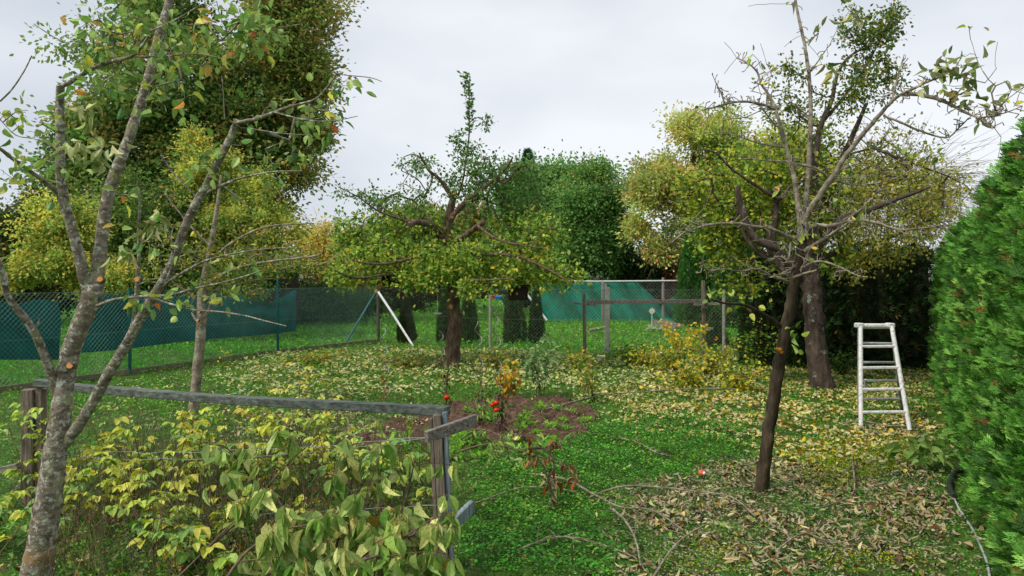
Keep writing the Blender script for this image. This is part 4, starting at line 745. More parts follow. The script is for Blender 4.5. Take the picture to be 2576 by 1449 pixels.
# ------------------------------------------------------------------ leaning pruned tree in front of it
YL = 6.05
le = thing('leaning_fruit_tree', 'slim dark leaning tree with bare lichen grey limbs, right foreground', 'tree', G(1915, 1245)); STUBM[le.name] = M_bark_dark
a = Acc()
q1 = limbs(a, [[(1912, 1256, 42, YL), (1917, 1215, 34, YL), (1928, 1130, 31, YL), (1944, 1020, 30, YL), (1958, 930, 30, YL), (1968, 870, 29, YL), (1982, 800, 29, YL), (1993, 740, 28, YL), (2004, 690, 27, YL), (2012, 645, 26, YL), (2018, 610, 23, YL)],
      W_([(1966, 823), (1935, 800), (1906, 783), (1880, 770), (1854, 765), (1820, 762), (1786, 752)], 12, 4, YL, YL-.5)], 12, .13, 4)
mk('trunk', a, M_bark_dark, le, smooth=True)
a = Acc()
ll = [Zl([(850, 1180), (845, 1080), (830, 950), (815, 850), (795, 770), (770, 680), (750, 600), (725, 520), (690, 450), (655, 400), (640, 350), (600, 310), (540, 280)], 15, 3, YL, YL+.3),
      Zl([(725, 525), (690, 512), (640, 500), (600, 492), (560, 490), (520, 495), (480, 505), (430, 518), (385, 530)], 8, 4, YL+.1, YL-.6), Zl([(482, 500), (465, 450), (450, 420), (435, 390)], 4, 3, YL-.3), Zl([(660, 400), (625, 425), (615, 440)], 3, 2, YL+.2),
      Zl([(862, 1110), (872, 1000), (880, 900), (888, 780), (892, 680), (898, 560), (895, 450), (885, 330), (872, 240), (858, 170), (838, 80), (820, -20)], 14, 6, YL+.1, YL+.5),
      Zl([(866, 1080), (895, 1010), (930, 960), (980, 885), (1020, 830), (1060, 760), (1130, 670), (1200, 590), (1250, 530), (1300, 480), (1340, 452), (1400, 425), (1450, 400), (1500, 380), (1560, 350)], 17, 4, YL, YL-.6),
      Zl([(1340, 455), (1420, 455), (1500, 475), (1560, 498), (1620, 530), (1660, 550), (1700, 565), (1740, 590), (1785, 618)], 11, 4, YL-.3, YL-.8), Zl([(1710, 570), (1760, 562), (1800, 555), (1850, 540), (1920, 512)], 5, 2, YL-.7, YL-.9), Zl([(1780, 555), (1810, 520), (1845, 480)], 4, 2, YL-.8),
      Zl([(1560, 498), (1600, 455), (1650, 400), (1680, 370)], 5, 2, YL-.5), Zl([(1290, 480), (1310, 400), (1325, 340), (1345, 280)], 6, 3, YL-.2, YL), Zl([(1250, 560), (1330, 590), (1420, 630), (1550, 665), (1610, 620), (1660, 570)], 7, 3, YL-.2, YL-.5),
      Zl([(830, 1180), (800, 1150), (760, 1130), (720, 1112), (680, 1100), (620, 1095), (560, 1082), (500, 1078), (440, 1082), (380, 1092), (320, 1110), (290, 1122), (250, 1150), (225, 1172)], 11, 3, YL, YL-.9), Zl([(380, 1092), (350, 1075), (330, 1062)], 3, 2, YL-.6),
      Zl([(878, 1130), (900, 1100), (930, 1088), (980, 1090), (1030, 1082), (1080, 1070), (1130, 1062), (1180, 1068), (1230, 1080), (1280, 1098), (1340, 1110), (1430, 1103), (1540, 1088)], 11, 4, YL-.1, YL-.8),
      Zl([(870, 1210), (920, 1180), (970, 1150), (1020, 1115), (1060, 1090)], 12, 7, YL-.1, YL-.4), Zl([(1060, 1090), (1100, 1040), (1140, 1010), (1200, 950), (1240, 900)], 6, 2, YL-.4, YL-.1),
      Zl([(820, 1290), (790, 1230), (775, 1170)], 7, 3, YL-.1), Zl([(815, 1340), (870, 1320), (930, 1300), (900, 1260), (870, 1250)], 7, 3, YL-.1, YL-.4), Zl([(860, 1290), (930, 1262), (990, 1272), (1050, 1295), (1100, 1320), (1150, 1340)], 7, 2, YL-.1, YL-.7),
      Zl([(815, 790), (780, 780), (720, 778), (640, 770), (560, 768)], 6, 2, YL, YL-.5), Zl([(820, 790), (870, 800), (920, 812), (955, 835), (990, 860)], 7, 6, YL, YL), Zl([(1000, 860), (1060, 885), (1140, 892), (1240, 880), (1330, 850), (1420, 800)], 5, 2, YL, YL+.4),
      Zl([(760, 710), (690, 700), (620, 685), (540, 655), (470, 650)], 5, 2, YL+.1, YL-.3), Zl([(750, 620), (720, 600), (690, 560), (660, 520), (640, 480)], 5, 2, YL+.1), Zl([(880, 560), (840, 520), (800, 500), (770, 430)], 4, 2, YL+.1), Zl([(876, 205), (910, 180), (935, 160)], 4, 3, YL+.3), Zl([(890, 350), (930, 300), (975, 235)], 4, 2, YL+.3),
      Zl([(845, 1140), (840, 1060), (850, 1010), (872, 1080), (875, 1140)], 5, 3, YL-.15), Zl([(800, 1175), (790, 1250), (760, 1270), (720, 1240)], 5, 2, YL-.1, YL-.3), Zl([(700, 1340), (760, 1320), (815, 1290)], 3, 6, YL-.4, YL), Zl([(370, 1270), (400, 1305), (480, 1300), (560, 1310), (640, 1300), (720, 1340), (790, 1360)], 3, 6, YL-.8, YL),
      Zl([(1140, 670), (1200, 720), (1280, 740), (1340, 780)], 4, 2, YL-.2), Zl([(1010, 840), (1090, 800), (1180, 790), (1260, 840)], 4, 2, YL-.1), Zl([(940, 960), (960, 1000), (1030, 1040), (1040, 1090)], 4, 2, YL-.1)]
nl = limbs(a, ll, 9, .12, 4)
# short fruiting spurs on the bare limbs
m = 900; k = rng.integers(0, len(nl), m); p0 = nl[k]; d = unit(rng.normal(0, 1, (m, 3))+np.array([0, 0, .35])); L = rng.uniform(.02, .07, m)[:, None]; mid = p0+d*L; d2 = unit(d+rng.normal(0, .6, (m, 3)))
cones(a, p0, mid, .0035, .003, 4); cones(a, mid, mid+d2*L*.5, .0035, .0045, 4)
m = 120; k = rng.integers(0, len(nl), m); tg = nl[k]+unit(rng.normal(0, 1, (m, 3))+np.array([0, -.2, .3]))*rng.uniform(.15, .5, (m, 1)); A_, B_, cn, tp = grow(nl, tg, .06, .25); edges_mesh(a, A_, B_, cn, .0022, .5, .01, 4)
mk('limbs', a, M_bark_lich, le, smooth=True)
a = Acc(); LP = [('#8e947a', 3), ('#6f7f52', 3), ('#a8a66c', 2), ('#5d7040', 2)]
tp2 = np.array([P(*Z5(x, y), YL-.6) for x, y in ((1530, 320), (1560, 310), (1590, 330), (1620, 360), (1650, 350), (1700, 340), (1540, 360), (1600, 380), (1640, 440), (1620, 460), (1750, 500), (1770, 490), (1860, 450), (1480, 350), (1740, 560), (1660, 480), (1090, 60), (1100, 100), (980, 300), (940, 160), (800, 10), (1500, 330), (1580, 400), (1470, 400))])
leafy(a, tp2, 4, .088, .030, LP, .06, T_LAN, .35, -.2, curl=1.3)
tp3 = np.array([P(x, y, YL-.3) for x, y in ((1786, 752), (1800, 745), (1870, 765), (1880, 775), (2000, 830), (1998, 845), (1840, 750), (2010, 905), (1890, 750))]); leafy(a, tp3, 3, .07, .045, PEL, .05, T_OV, .5)
sel = tp[rng.random(len(tp)) < .35]; leafy(a, sel, 3, .06, .035, PEL+LP, .05, T_OV, .4)
mk('leaves', a, M_leafn, le)
o = Acc(); 
for x, y, r in ((1962, 880, .02), (1966, 886, .016), (1955, 878, .014)): sphere(o, P(x, y, YL-.075), r, 8)
oo = mk('lichen_patch', o, noisemat('orange_lichen', [(.3, '#a3641c'), (.7, '#c98a2c')], 40, (1, 1, 1), .9, .3), le); oo['label'] = 'orange lichen spot on the trunk'

# ------------------------------------------------------------------ cherry tree in the left foreground
YC = 4.25
ch = thing('cherry_tree', 'grey ringed cherry tree with several sawn limbs, left foreground', 'tree', (P(88, 1490, YC)[0], YC, 0)); STUBM[ch.name] = M_bark_cherry
a = Acc()
cl = [[(84, 1500, 84, YC), (92, 1440, 73, YC), (103, 1380, 67, YC), (113, 1310, 63, YC), (126, 1230, 58, YC), (138, 1150, 55, YC), (148, 1080, 52, YC), (157, 1010, 47, YC), (165, 950, 45, YC), (174, 900, 45, YC), (190, 850, 43, YC), (208, 805, 43, YC), (224, 765, 45, YC), (234, 735, 48, YC), (240, 712, 36, YC)],
      W_([(226, 750), (214, 710), (204, 665), (190, 610), (176, 560), (162, 505), (154, 450), (152, 390), (152, 330), (150, 270), (152, 216)], 28, 19, YC, YC-.2),
      W_([(240, 730), (246, 680), (254, 620), (260, 560), (268, 510), (284, 450), (304, 400), (322, 355), (340, 300), (356, 250), (372, 200), (388, 135), (402, 80), (418, 30), (436, -40)], 33, 18, YC, YC+.3),
      W_([(148, 1010), (132, 950), (118, 910), (100, 865), (84, 832), (62, 800), (40, 775), (20, 745), (8, 700), (-6, 650)], 23, 14, YC, YC-.35),
      W_([(165, 1115), (192, 1078), (220, 1035), (246, 990), (270, 945), (298, 900), (322, 860), (342, 822), (362, 785), (384, 750), (405, 715), (430, 670), (452, 610), (472, 555), (494, 510), (520, 465), (540, 425), (560, 385), (578, 350), (592, 318), (596, 306)], 28, 17, YC, YC-.45),
      W_([(332, 838), (338, 800), (343, 750), (346, 700), (350, 640), (349, 580), (352, 520), (350, 480), (345, 455)], 14, 4, YC-.1, YC-.3)]
nc = limbs(a, cl, 16, .055, 5)
thin = [W_([(154, 216), (180, 205), (215, 183), (250, 165), (290, 152), (330, 142), (358, 115), (375, 90)], 13, 7, YC-.2, YC-.5), W_([(340, 142), (400, 142), (450, 138), (500, 135), (550, 145)], 5, 2, YC-.35, YC-.5), W_([(290, 152), (285, 120), (280, 80)], 4, 2, YC-.35),
        W_([(160, 500), (130, 472), (100, 448), (60, 420), (30, 398), (0, 374), (-40, 350)], 12, 8, YC, YC-.5), W_([(340, 140), (370, 85), (410, 65), (460, 40), (505, 12)], 6, 3, YC+.1, YC-.2), W_([(375, 215), (410, 180), (450, 140), (500, 105), (545, 80)], 9, 5, YC+.1, YC-.2), W_([(545, 80), (600, 85), (650, 78), (700, 70), (760, 60)], 4, 2, YC-.2, YC-.5),
        W_([(596, 310), (625, 304), (650, 298), (690, 282), (730, 268), (770, 258), (800, 245), (830, 210), (848, 185)], 12, 3, YC-.45, YC-.8), W_([(690, 282), (760, 300), (830, 305), (900, 292)], 4, 2, YC-.6, YC-.9), W_([(848, 186), (880, 190), (930, 195), (960, 205)], 3, 2, YC-.8, YC-.9),
        W_([(504, 500), (530, 480), (560, 465), (600, 450), (640, 440), (690, 432), (760, 430)], 9, 3, YC-.3, YC-.6), W_([(560, 465), (600, 500), (640, 540)], 4, 2, YC-.4), W_([(592, 320), (640, 325), (700, 335), (780, 340)], 4, 2, YC-.4, YC-.7),
        W_([(244, 770), (275, 757), (310, 750), (370, 745), (430, 742), (480, 728), (540, 715), (600, 700), (660, 680)], 9, 3, YC-.05, YC-.7), W_([(370, 745), (430, 765), (490, 780), (560, 785), (620, 795), (670, 808), (720, 820)], 6, 2, YC-.2, YC-.8),
        W_([(390, 740), (430, 705), (470, 680), (520, 655), (580, 640), (650, 628), (740, 622)], 8, 3, YC-.2, YC-.6), W_([(420, 700), (440, 640), (430, 600), (420, 560)], 4, 2, YC-.3), W_([(404, 390), (440, 440), (470, 470), (500, 500)], 5, 3, YC-.2),
        W_([(80, 140), (60, 180), (30, 225), (0, 255)], 3, 5, YC-.6), W_([(85, 60), (130, 90), (170, 110)], 2, 3, YC-.5), W_([(565, 300), (562, 240), (558, 190)], 3, 2, YC-.4), W_([(0, 300), (40, 340), (90, 350), (140, 372)], 3, 2, YC-.4), W_([(20, 745), (20, 700), (10, 680)], 5, 3, YC-.2), W_([(82, 832), (96, 815), (98, 800)], 6, 3, YC-.2)]
nt_ = limbs(a, thin, 8, .07, 4)
blc = [(330, 60, 130, 55, 1), (430, 130, 120, 55, 1), (560, 60, 120, 60, 1), (650, 80, 90, 45, 1), (290, 190, 80, 60, .7), (230, 120, 60, 70, .6), (420, 250, 110, 60, .6), (700, 280, 100, 40, 1), (800, 300, 60, 50, 1), (700, 400, 110, 60, .8), (860, 210, 60, 40, .7), (540, 400, 90, 70, .5), (60, 290, 90, 40, .6), (60, 400, 90, 40, .6), (190, 400, 60, 50, .8), (330, 500, 120, 60, .4), (450, 620, 120, 60, .3), (520, 740, 150, 40, .4), (350, 760, 80, 30, .4), (100, 150, 40, 30, .3), (600, 640, 120, 30, .4), (40, 460, 60, 30, .5)]
blc = [(x, y, rx, ry, wt*(1.7 if y < 260 else 1)) for x, y, rx, ry, wt in blc]; tg = blob_pts(blc, 235, YC-.35, .8, .5)
A_, B_, cn, tp = grow(np.concatenate([nc[70:], nt_]), tg, .05, .3); edges_mesh(a, A_, B_, cn, .0016, .5, .008, 4)
mk('trunk', a, M_bark_cherryf, ch, smooth=True)
CHL = [('#7a9f58', 4), ('#638a48', 4), ('#93b064', 3), ('#4c7240', 2), ('#b9bd52', 1.2), ('#d0a050', .4), ('#c07a50', .2)]
a = Acc(); leafy(a, tp, 3, .058, .035, CHL, .075, T_OV, .42, -.6, curl=1.1); mk('leaves', a, M_leafn, ch)
# wilting leaves hanging on the snapped branch left of the sawn limb
a = Acc(); w_ = np.array([P(x, y, YC-.35) for x, y in ((215, 270), (225, 310), (240, 350), (255, 380), (275, 370), (235, 400), (190, 380), (210, 360), (170, 370), (385, 550), (400, 560), (375, 575), (395, 540), (330, 640), (310, 620))])
leafy(a, w_, 6, .07, .022, [('#a9b28a', 3), ('#7f9260', 4), ('#cdd1b8', 1)], .04, T_CURL, .2, -2.2); o_ = mk('wilted_leaves', a, M_leafn, ch); o_['label'] = 'limp pale leaves on a snapped twig'
cutstub(ch, 252, 703, YC-.085, .017, (.25, -1, .1)); cutstub(ch, 177, 919, YC-.09, .019, (.15, -1, .1)); cutstub(ch, 345, 703, YC-.23, .014, (.1, -1, 0)); cutstub(ch, 331, 834, YC-.16, .01, (0, -1, .1)); 

# small plum tree behind it
YM = 9.8
pm = thing('plum_tree', 'thin straight plum tree standing behind the wooden rail on the left', 'tree', G(489, 1035)); STUBM[pm.name] = M_bark_cherry
a = Acc()
nm = limbs(a, [[(487, 1040, 30, YM), (490, 1000, 25, YM), (497, 930, 25, YM), (503, 860, 25, YM), (507, 800, 24, YM), (508, 750, 22, YM), (516, 690, 18, YM), (530, 620, 14, YM), (542, 550, 11, YM), (552, 480, 8, YM), (556, 440, 5, YM)],
    W_([(506, 820), (490, 800), (482, 785)], 8, 4, YM-.1), W_([(510, 800), (525, 780), (530, 760)], 9, 5, YM-.1), W_([(512, 720), (560, 690), (620, 668), (700, 655), (800, 642), (815, 620)], 9, 3, YM, YM-.6), W_([(520, 670), (570, 620), (640, 580), (700, 566), (790, 562)], 8, 3, YM, YM-.4),
    W_([(508, 760), (450, 720), (400, 700), (340, 720)], 7, 3, YM), W_([(530, 620), (480, 570), (440, 520), (410, 480)], 6, 3, YM), W_([(512, 735), (570, 725), (640, 705), (720, 700)], 7, 3, YM, YM+.4)], 10, .09, 4)
tg = blob_pts([(620, 660, 170, 40, 1), (560, 720, 120, 35, 1), (470, 620, 110, 70, .7), (660, 590, 110, 35, .7), (400, 690, 90, 40, .7), (440, 500, 70, 50, .4), (800, 660, 80, 35, .8)], 330, YM)
A_, B_, cn, tp = grow(nm[20:], tg, .08, .3); edges_mesh(a, A_, B_, cn, .0028, .45, .015, 4); mk('trunk', a, M_bark_lich, pm, smooth=True)
a = Acc(); leafy(a, tp, 8, .055, .03, [('#8a9a48', 4), ('#6a8238', 4), ('#b0b35c', 2), ('#c9ab4a', 1.3), ('#55702f', 2)], .08, T_FAR, .45, -.3); mk('leaves', a, M_leaf, pm); cutstub(pm, 501, 783, YM-.17, .022, (0, -1, .1)); cutstub(pm, 497, 806, YM-.17, .018, (0, -1, 0))

# ------------------------------------------------------------------ wooden trellis at the back, ladder, berry frame
YT = 15.4
tr = thing('wooden_trellis', 'thin wooden trellis of two posts and a crossbar before the back fence', 'trellis', G(1472, 913))
for x, yb, yt, w in ((1472, 914, 738, .065), (1772, 902, 706, .075)):
    a = Acc(); g = G(x, yb); top = P(x-3, yt, g[1]); vbox(a, g, w, .06, top[2], .02, .004, (top[0]-g[0], 0)); mk('post', a, M_woodv, tr)
a = Acc(); beam(a, P(1476, 760, 15.22), P(1776, 758, 16.1), .04, .085); mk('crossbar', a, M_wood, tr)
for p0, p1 in (((1442, 762), (1500, 768)), ((1745, 766), (1812, 764)), ((1764, 828), (1795, 826))):
    a = Acc(); beam(a, P(*p0, 15.2 if p0[0] < 1500 else 16.2), P(*p1, 15.26 if p0[0] < 1500 else 16.1), .045, .04 if p0[0] < 1500 else .055); mk('short_arm', a, M_wood, tr)
la = thing('step_ladder', 'worn white wooden step ladder standing open on yellow leaves', 'ladder', G(2228, 1058))
fr = [P(2165, 819, 9.15), G(2166, 1079), P(2243, 819, 9.15), G(2289, 1083)]
bk = [P(2163, 822, 9.25), G(2162, 1036), P(2245, 822, 9.25), G(2270, 1033)]
for i_, (t_, b_) in enumerate(((fr[0], fr[1]), (fr[2], fr[3]))): a = Acc(); tube(a, [b_, (b_+t_)/2, t_], [.027, .027, .026], 12); mk('front_leg', a, M_alu, la, smooth=True)
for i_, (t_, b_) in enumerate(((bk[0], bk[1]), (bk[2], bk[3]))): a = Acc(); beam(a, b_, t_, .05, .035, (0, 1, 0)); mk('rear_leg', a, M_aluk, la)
def onleg(t_, b_, ypix):       # point on a leg that appears at photo height ypix
    f = np.linspace(0, 1, 400)[:, None]; q = b_*(1-f)+t_*f; yy = HY+(H-q[:, 2])*F/q[:, 1]; return q[np.argmin(abs(yy-ypix))]
for y in (872, 925.5, 980, 1037): a = Acc(); p0 = onleg(fr[0], fr[1], y); p1 = onleg(fr[2], fr[3], y-1); beam(a, p0, p1, .05, .034, bev=.008); mk('front_rung', a, M_alu, la)
for y in (863, 911, 957, 1003): a = Acc(); p0 = onleg(bk[0], bk[1], y); p1 = onleg(bk[2], bk[3], y+1); beam(a, p0, p1, .05, .024, bev=.004); mk('rear_rung', a, M_alu, la)
a = Acc(); tube(a, [fr[0]+[-.01, .04, -.01], fr[2]+[.01, .04, -.01]], .034, 12); mk('top_bar', a, M_alu, la, smooth=True)
for q in (fr[0], fr[2]): a = Acc(); box(a, q+[0, .04, 0], (.075, .13, .06), bev=.01); mk('hinge_bracket', a, M_white, la)
a = Acc(); c = P(2178, 970, 9.6); box(a, c, (.03, .03, .17), bev=.004); mk('short_slat', a, M_alu, la)
# berry frame
bf = thing('berry_frame', 'weathered wooden frame with long rail and nailed boards above the raspberry canes', 'frame', (-.37, 4.4, 0))
Yq = 4.42
a = Acc(); pxm = (1118-CX)/F*Yq; zt = H-(1040-HY)/F*Yq
vbox(a, (pxm+.004, Yq, 0), .050, .07, zt-.005, 0, .004, (-.045, 0)); mk('post', a, M_woodv, bf)
a = Acc(); vbox(a, (pxm+.004-.040, Yq+.01, 0), .024, .05, zt-.03, 0, .004, (-.045, 0)); mk('post_slat', a, M_woodv, bf)
a = Acc(); vbox(a, (pxm+.004+.042, Yq+.01, 0), .028, .055, zt+.01, 0, .004, (-.045, 0)); o_ = mk('post_slat', a, M_greypost, bf); o_['label'] = 'blue grey painted slat'
a = Acc(); r0 = P(100, 968, 5.75); r1 = P(1126, 1034, 4.46); mid1 = P(560, 1000, 5.13)-[0, 0, .012]; beam(a, r0, mid1, .085, .052, bev=.004); mk('rail', a, M_woodrail, bf)
a = Acc(); beam(a, mid1+[-.02, 0, .001], r1, .083, .054, bev=.004); mk('rail', a, M_woodrail, bf)
a = Acc(); beam(a, P(1072, 1100, 4.18), P(1197, 1056, 4.46), .030, .068, bev=.003); o_ = mk('cross_board', a, M_wood, bf); o_['label'] = 'short grey board nailed slantwise under the rail end'
for x, y in ((1090, 1090), (1178, 1070), (1126, 1082), (1132, 1085)): a = Acc(); p = P(x, y, 4.16 if x < 1120 else 4.33 if x > 1150 else 4.24); tube(a, [p-[0, .0, 0], p-[0, .012, 0]], .004, 6); mk('nail', a, M_dark, bf)
a = Acc(); beam(a, P(1108, 1352, 4.20), P(1188, 1272, 4.5), .034, .078, bev=.005); o_ = mk('lower_board', a, M_greypost, bf); o_['label'] = 'short slanting lower board'
a = Acc(); 
for th in np.linspace(0, 1, 3): tube(a, [P(1112+th*3, 1330+th*8, 4.28), P(1132+th*3, 1345+th*8, 4.29), P(1150, 1330, 4.37)], .0016, 5)
mk('tie_wire', a, M_wire, bf)
a = Acc(); g = G(75, 1272); vbox(a, g, .085, .10, .90, .1, .005); mk('post', a, M_woodv, bf)
a = Acc(); vbox(a, g+[.075, .02, 0], .05, .08, .93, .1, .005); mk('post', a, M_woodv, bf)
a = Acc(); beam(a, P(92, 962, 5.72), P(130, 966, 5.72), .1, .05); mk('joint_block', a, M_woodrail, bf)
a = Acc(); beam(a, P(-60, 1200, 5.6), P(48, 1172, 5.6), .06, .05); o_ = mk('side_rail', a, M_wood, bf); 
for (xa, ya), (xb, yb), sg in (((85, 1130), (1075, 1100), .10), ((85, 1140), (1075, 1104), .17), ((85, 1300), (1118, 1268), .06)):
    n_ = 24; f = np.linspace(0, 1, n_)[:, None]; p = P(xa, ya, 5.7)*(1-f)+P(xb, yb, 4.3)*f; p[:, 2] -= sg*(np.sin(f[:, 0]*math.pi))*.5 ; p += rng.normal(0, .004, p.shape); a = Acc(); cones(a, p[:-1], p[1:], .0016, .0016, 4); mk('trellis_wire', a, M_wire, bf)
a = Acc()
for x, Yw in ((610, 5.05), (280, 5.5), (300, 5.48)):
    c = P(x, 992, Yw); th = np.linspace(0, 6.0, 12); p = np.stack([c[0]+.02*np.sin(th*1.3), c[1]+.05*np.cos(th), c[2]+.045*np.sin(th)], 1); tube(a, p, .002, 5)
mk('tie_wire', a, M_wire, bf)

# ------------------------------------------------------------------ spiral stakes, tomatoes, small things
def spiral(label, x, ytop, ybase, lean, st=None, amp=.035, turns=4.3):
    g = G(x, ybase); tp = P(x+lean, ytop, g[1]); n = 70; f = np.linspace(0, 1, n)[:, None]; p = g*(1-f)+tp*f; ph = f[:, 0]*turns*2*math.pi + x
    e = np.clip((1-f[:, 0])*12, 0, 1); p[:, 0] += amp*np.cos(ph)*e; p[:, 1] += amp*np.sin(ph)*e; a = Acc(); tube(a, p, .0062, 7); o = mk('spiral_stake', a, st or M_spiral, smooth=True, base=g); tag(o, label, 'plant stake', 'spiral tomato stakes'); return o
spiral('pale leftmost spiral stake left of the apple trunk', 976, 803, 1015, -16, M_wire, .045)
spiral('spiral stake standing just left of the apple trunk foot above a lone tomato', 1118, 835, 1010, -8)
spiral('rusty spiral stake rising from the soil right of the apple trunk', 1214, 808, 1078, -12, M_spiral, .04, 4.6)
spiral('tallest dark spiral stake beside the cluster of three tomatoes', 1258, 788, 1086, -10, M_spiral, .04, 5)
def tomato(label, x, y, Y, r=.030):
    c = P(x, y, Y); t = thing('tomato', label, 'tomato', c); a = Acc(); sphere(a, c, r, 14, .85); mk('fruit', a, M_tom, t, smooth=True)
    a = Acc(); m = 6; an = np.linspace(0, 6.28, m+1)[:-1]; leaves(a, np.repeat([c+[0, 0, r*.82]], m, 0), np.stack([np.cos(an), np.sin(an), np.full(m, .1)], 1), r*.9, r*.35, pal(m, [('#4a7028', 1)]), T_FAR, .9); cones(a, [c+[0, 0, r*.8]], [c+[.01, 0, r*2]], .002, .002); mk('calyx', a, M_leaf, t)
tomato('lone red tomato hanging above the left part of the soil bed', 1124, 999, 10.2, .042)
tomato('upper right tomato of the cluster on the tallest spiral stake', 1249, 1013, 8.2, .034); tomato('upper left tomato of the cluster on the tallest spiral stake', 1239, 1018, 8.22, .030); tomato('lowest tomato of the cluster on the tallest spiral stake', 1249, 1031, 8.2, .031)
tomato('dark red tomato half hidden right of the tallest spiral stake', 1273, 1001, 9.0, .027); tomato('small tomato in the weeds left of the big grey post', 1088, 1156, 6.9, .022)
ao = thing('fallen_apple', 'bitten red apple lying among leaves left of the leaning tree', 'apple', G(1766, 1200)); c = G(1766, 1200)+[0, 0, .035]; a = Acc(); sphere(a, c, .036, 12, .85); mk('fruit', a, M_apple, ao, smooth=True); a = Acc(); sphere(a, c+[.01, -.022, .004], .018, 8); mk('flesh', a, M_whitep, ao); 
# dried tomato plants
def plant(name, label, x, yb, hpx, wpx, spec, nstem, nleaf, L, Wd, stemm=M_twig, T=T_FAR, down=0, cat='plant', group=None, bottom=.15, up=.5, lean=.25, mat=None, r=.005, jit=.35):
    g = G(x, yb); s = g[1]/F; h = hpx*s; w = wpx*s/2; t = thing(name, label, cat, g, group); a = Acc(); tips = []
    for i in range(nstem):
        b = g+np.array([rng.normal(0, w*.15), rng.normal(0, w*.15), 0]); e = g+np.array([rng.uniform(-w, w), rng.uniform(-w, w), h*rng.uniform(.6, 1)]); n_ = 9; f = np.linspace(0, 1, n_)[:, None]
        mid = np.array([(e[0]-b[0])*-lean, (e[1]-b[1])*-lean, 0]); p = b*(1-f)+e*f+mid*np.sin(f*math.pi)*.5+rng.normal(0, .008, (n_, 3))*f; p[0, 2] = -.02; tube(a, p, np.linspace(r, r*.35, n_), 5); 
        tips.append(p[int(n_*bottom):])
        for _ in range(3):
            k = rng.integers(3, n_); q = p[k]+np.array([rng.normal(0, w*.35), rng.normal(0, w*.35), rng.uniform(0, h*.15)]); cones(a, [p[k]], [q], r*.4, r*.25); tips.append(q[None])
    mk('stems', a, stemm, t); tips = np.concatenate(tips); a = Acc(); idx = rng.integers(0, len(tips), nleaf)
    off = rng.normal(0, 1, (nleaf, 3)); pos = tips[idx]+off*L*jit; pos[:, 2] = np.maximum(pos[:, 2], .01); D = unit(off*np.array([1, 1, .6])+np.array([0, 0, down])); leaves(a, pos, D, L*rng.uniform(.6, 1.25, nleaf), Wd*rng.uniform(.6, 1.25, nleaf), pal(nleaf, spec, .15), T, up); mk('leaves', a, mat or M_leaf, t); return t
DRY = [('#5c4a38', 4), ('#7a6248', 3), ('#3f3228', 3)]
plant('tomato_plant', 'withered dark tomato plant on the tallest spiral stake', 1262, 1096, 130, 34, DRY, 4, 60, .05, .012, M_twigd, T_CURL, -1.2, r=.006)
plant('tomato_plant', 'yellowing tomato plant beyond the soil bed with drooping leaves', 1282, 1000, 95, 50, [('#d1b93c', 4), ('#b08f3c', 3), ('#8f9c44', 3), ('#a5743a', 2)], 6, 150, .085, .03, M_twigg, T_CURL, -.8)
plant('tomato_plant', 'withered tomato stem beside the lone red tomato', 1122, 1018, 120, 22, DRY, 3, 60, .05, .012, M_twigd, T_CURL, -1)
plant('tomato_plant', 'pale withered stem beside the leftmost spiral stake', 968, 1022, 130, 16, [('#a98f52', 3), ('#7a6a40', 3)], 3, 50, .05, .012, M_twigg, T_CURL, -1)
plant('tomato_plant', 'dried vine on the rusty spiral stake', 1216, 1084, 150, 24, DRY+[('#8a9a4a', 2)], 3, 60, .045, .014, M_twig, T_CURL, -1)
CUR = [('#8fae86', 4), ('#6f9464', 4), ('#a9c298', 2), ('#4f7548', 2)]
plant('currant_bush', 'young currant bush with blue green leaves and dark bare stems behind the soil bed', 1355, 1000, 145, 76, CUR, 9, 190, .075, .06, M_twigd, T_OV, -.1, bottom=.5, cat='bush')
plant('currant_bush', 'leggy shrub with bare lower stems right of the soil bed', 1492, 1012, 100, 80, PALE, 7, 110, .07, .05, M_twigd, T_OV, 0, bottom=.6, cat='bush')
plant('currant_bush', 'leafy sprout reaching up before the widest arborvitae', 1358, 940, 100, 50, CUR, 4, 50, .08, .07, M_twigg, T_OV, 0, bottom=.4, cat='bush')
plant('yellow_shrub', 'shrub with bright yellow rounded leaves left of the trellis right post', 1722, 905, 95, 120, [('#dcc64a', 5), ('#bfb445', 4), ('#8a9440', 2), ('#c98a3a', 1)], 12, 260, .082, .066, M_twigd, T_OV, -.3, bottom=.45, cat='shrub')
plant('green_shrub', 'low green shrub between the trellis and the leaning tree', 1890, 925, 120, 150, [('#5f8a38', 4), ('#456e2c', 4), ('#8aa644', 3), ('#c2bd4a', 1)], 16, 520, .07, .05, M_twigd, T_FAR, -.2, bottom=.2, cat='shrub')
plant('green_shrub', 'small dark green bush right of the orange and white pot', 1590, 915, 45, 130, [('#3f6e2a', 4), ('#2c5220', 3), ('#6a8a3a', 2)], 14, 420, .07, .05, M_twigd, T_FAR, -.1, bottom=.2, cat='shrub')
plant('green_shrub', 'low leafy plants growing at the foot of the dark hedge, between trunk and ladder', 2125, 945, 60, 90, [('#4c7a34', 4), ('#365c28', 3), ('#7a9a48', 2)], 14, 260, .075, .05, M_twigd, T_FAR, 0, bottom=.2, cat='shrub')
plant('weed', 'broad leaved light green weed growing at the foot of the right hedge', 2340, 1180, 62, 100, [('#6f9a4c', 4), ('#4f8038', 3), ('#8fb060', 2)], 9, 46, .12, .085, M_twigg, T_OV, 0, bottom=.4, mat=M_leafn)
plant('flowering_weed', 'single tall weed with small yellow flowers before the left fence', 562, 925, 48, 22, [('#e8d820', 5), ('#e0e040', 3)], 3, 14, .05, .045, M_twigg, T_FAR, .4, bottom=.6)
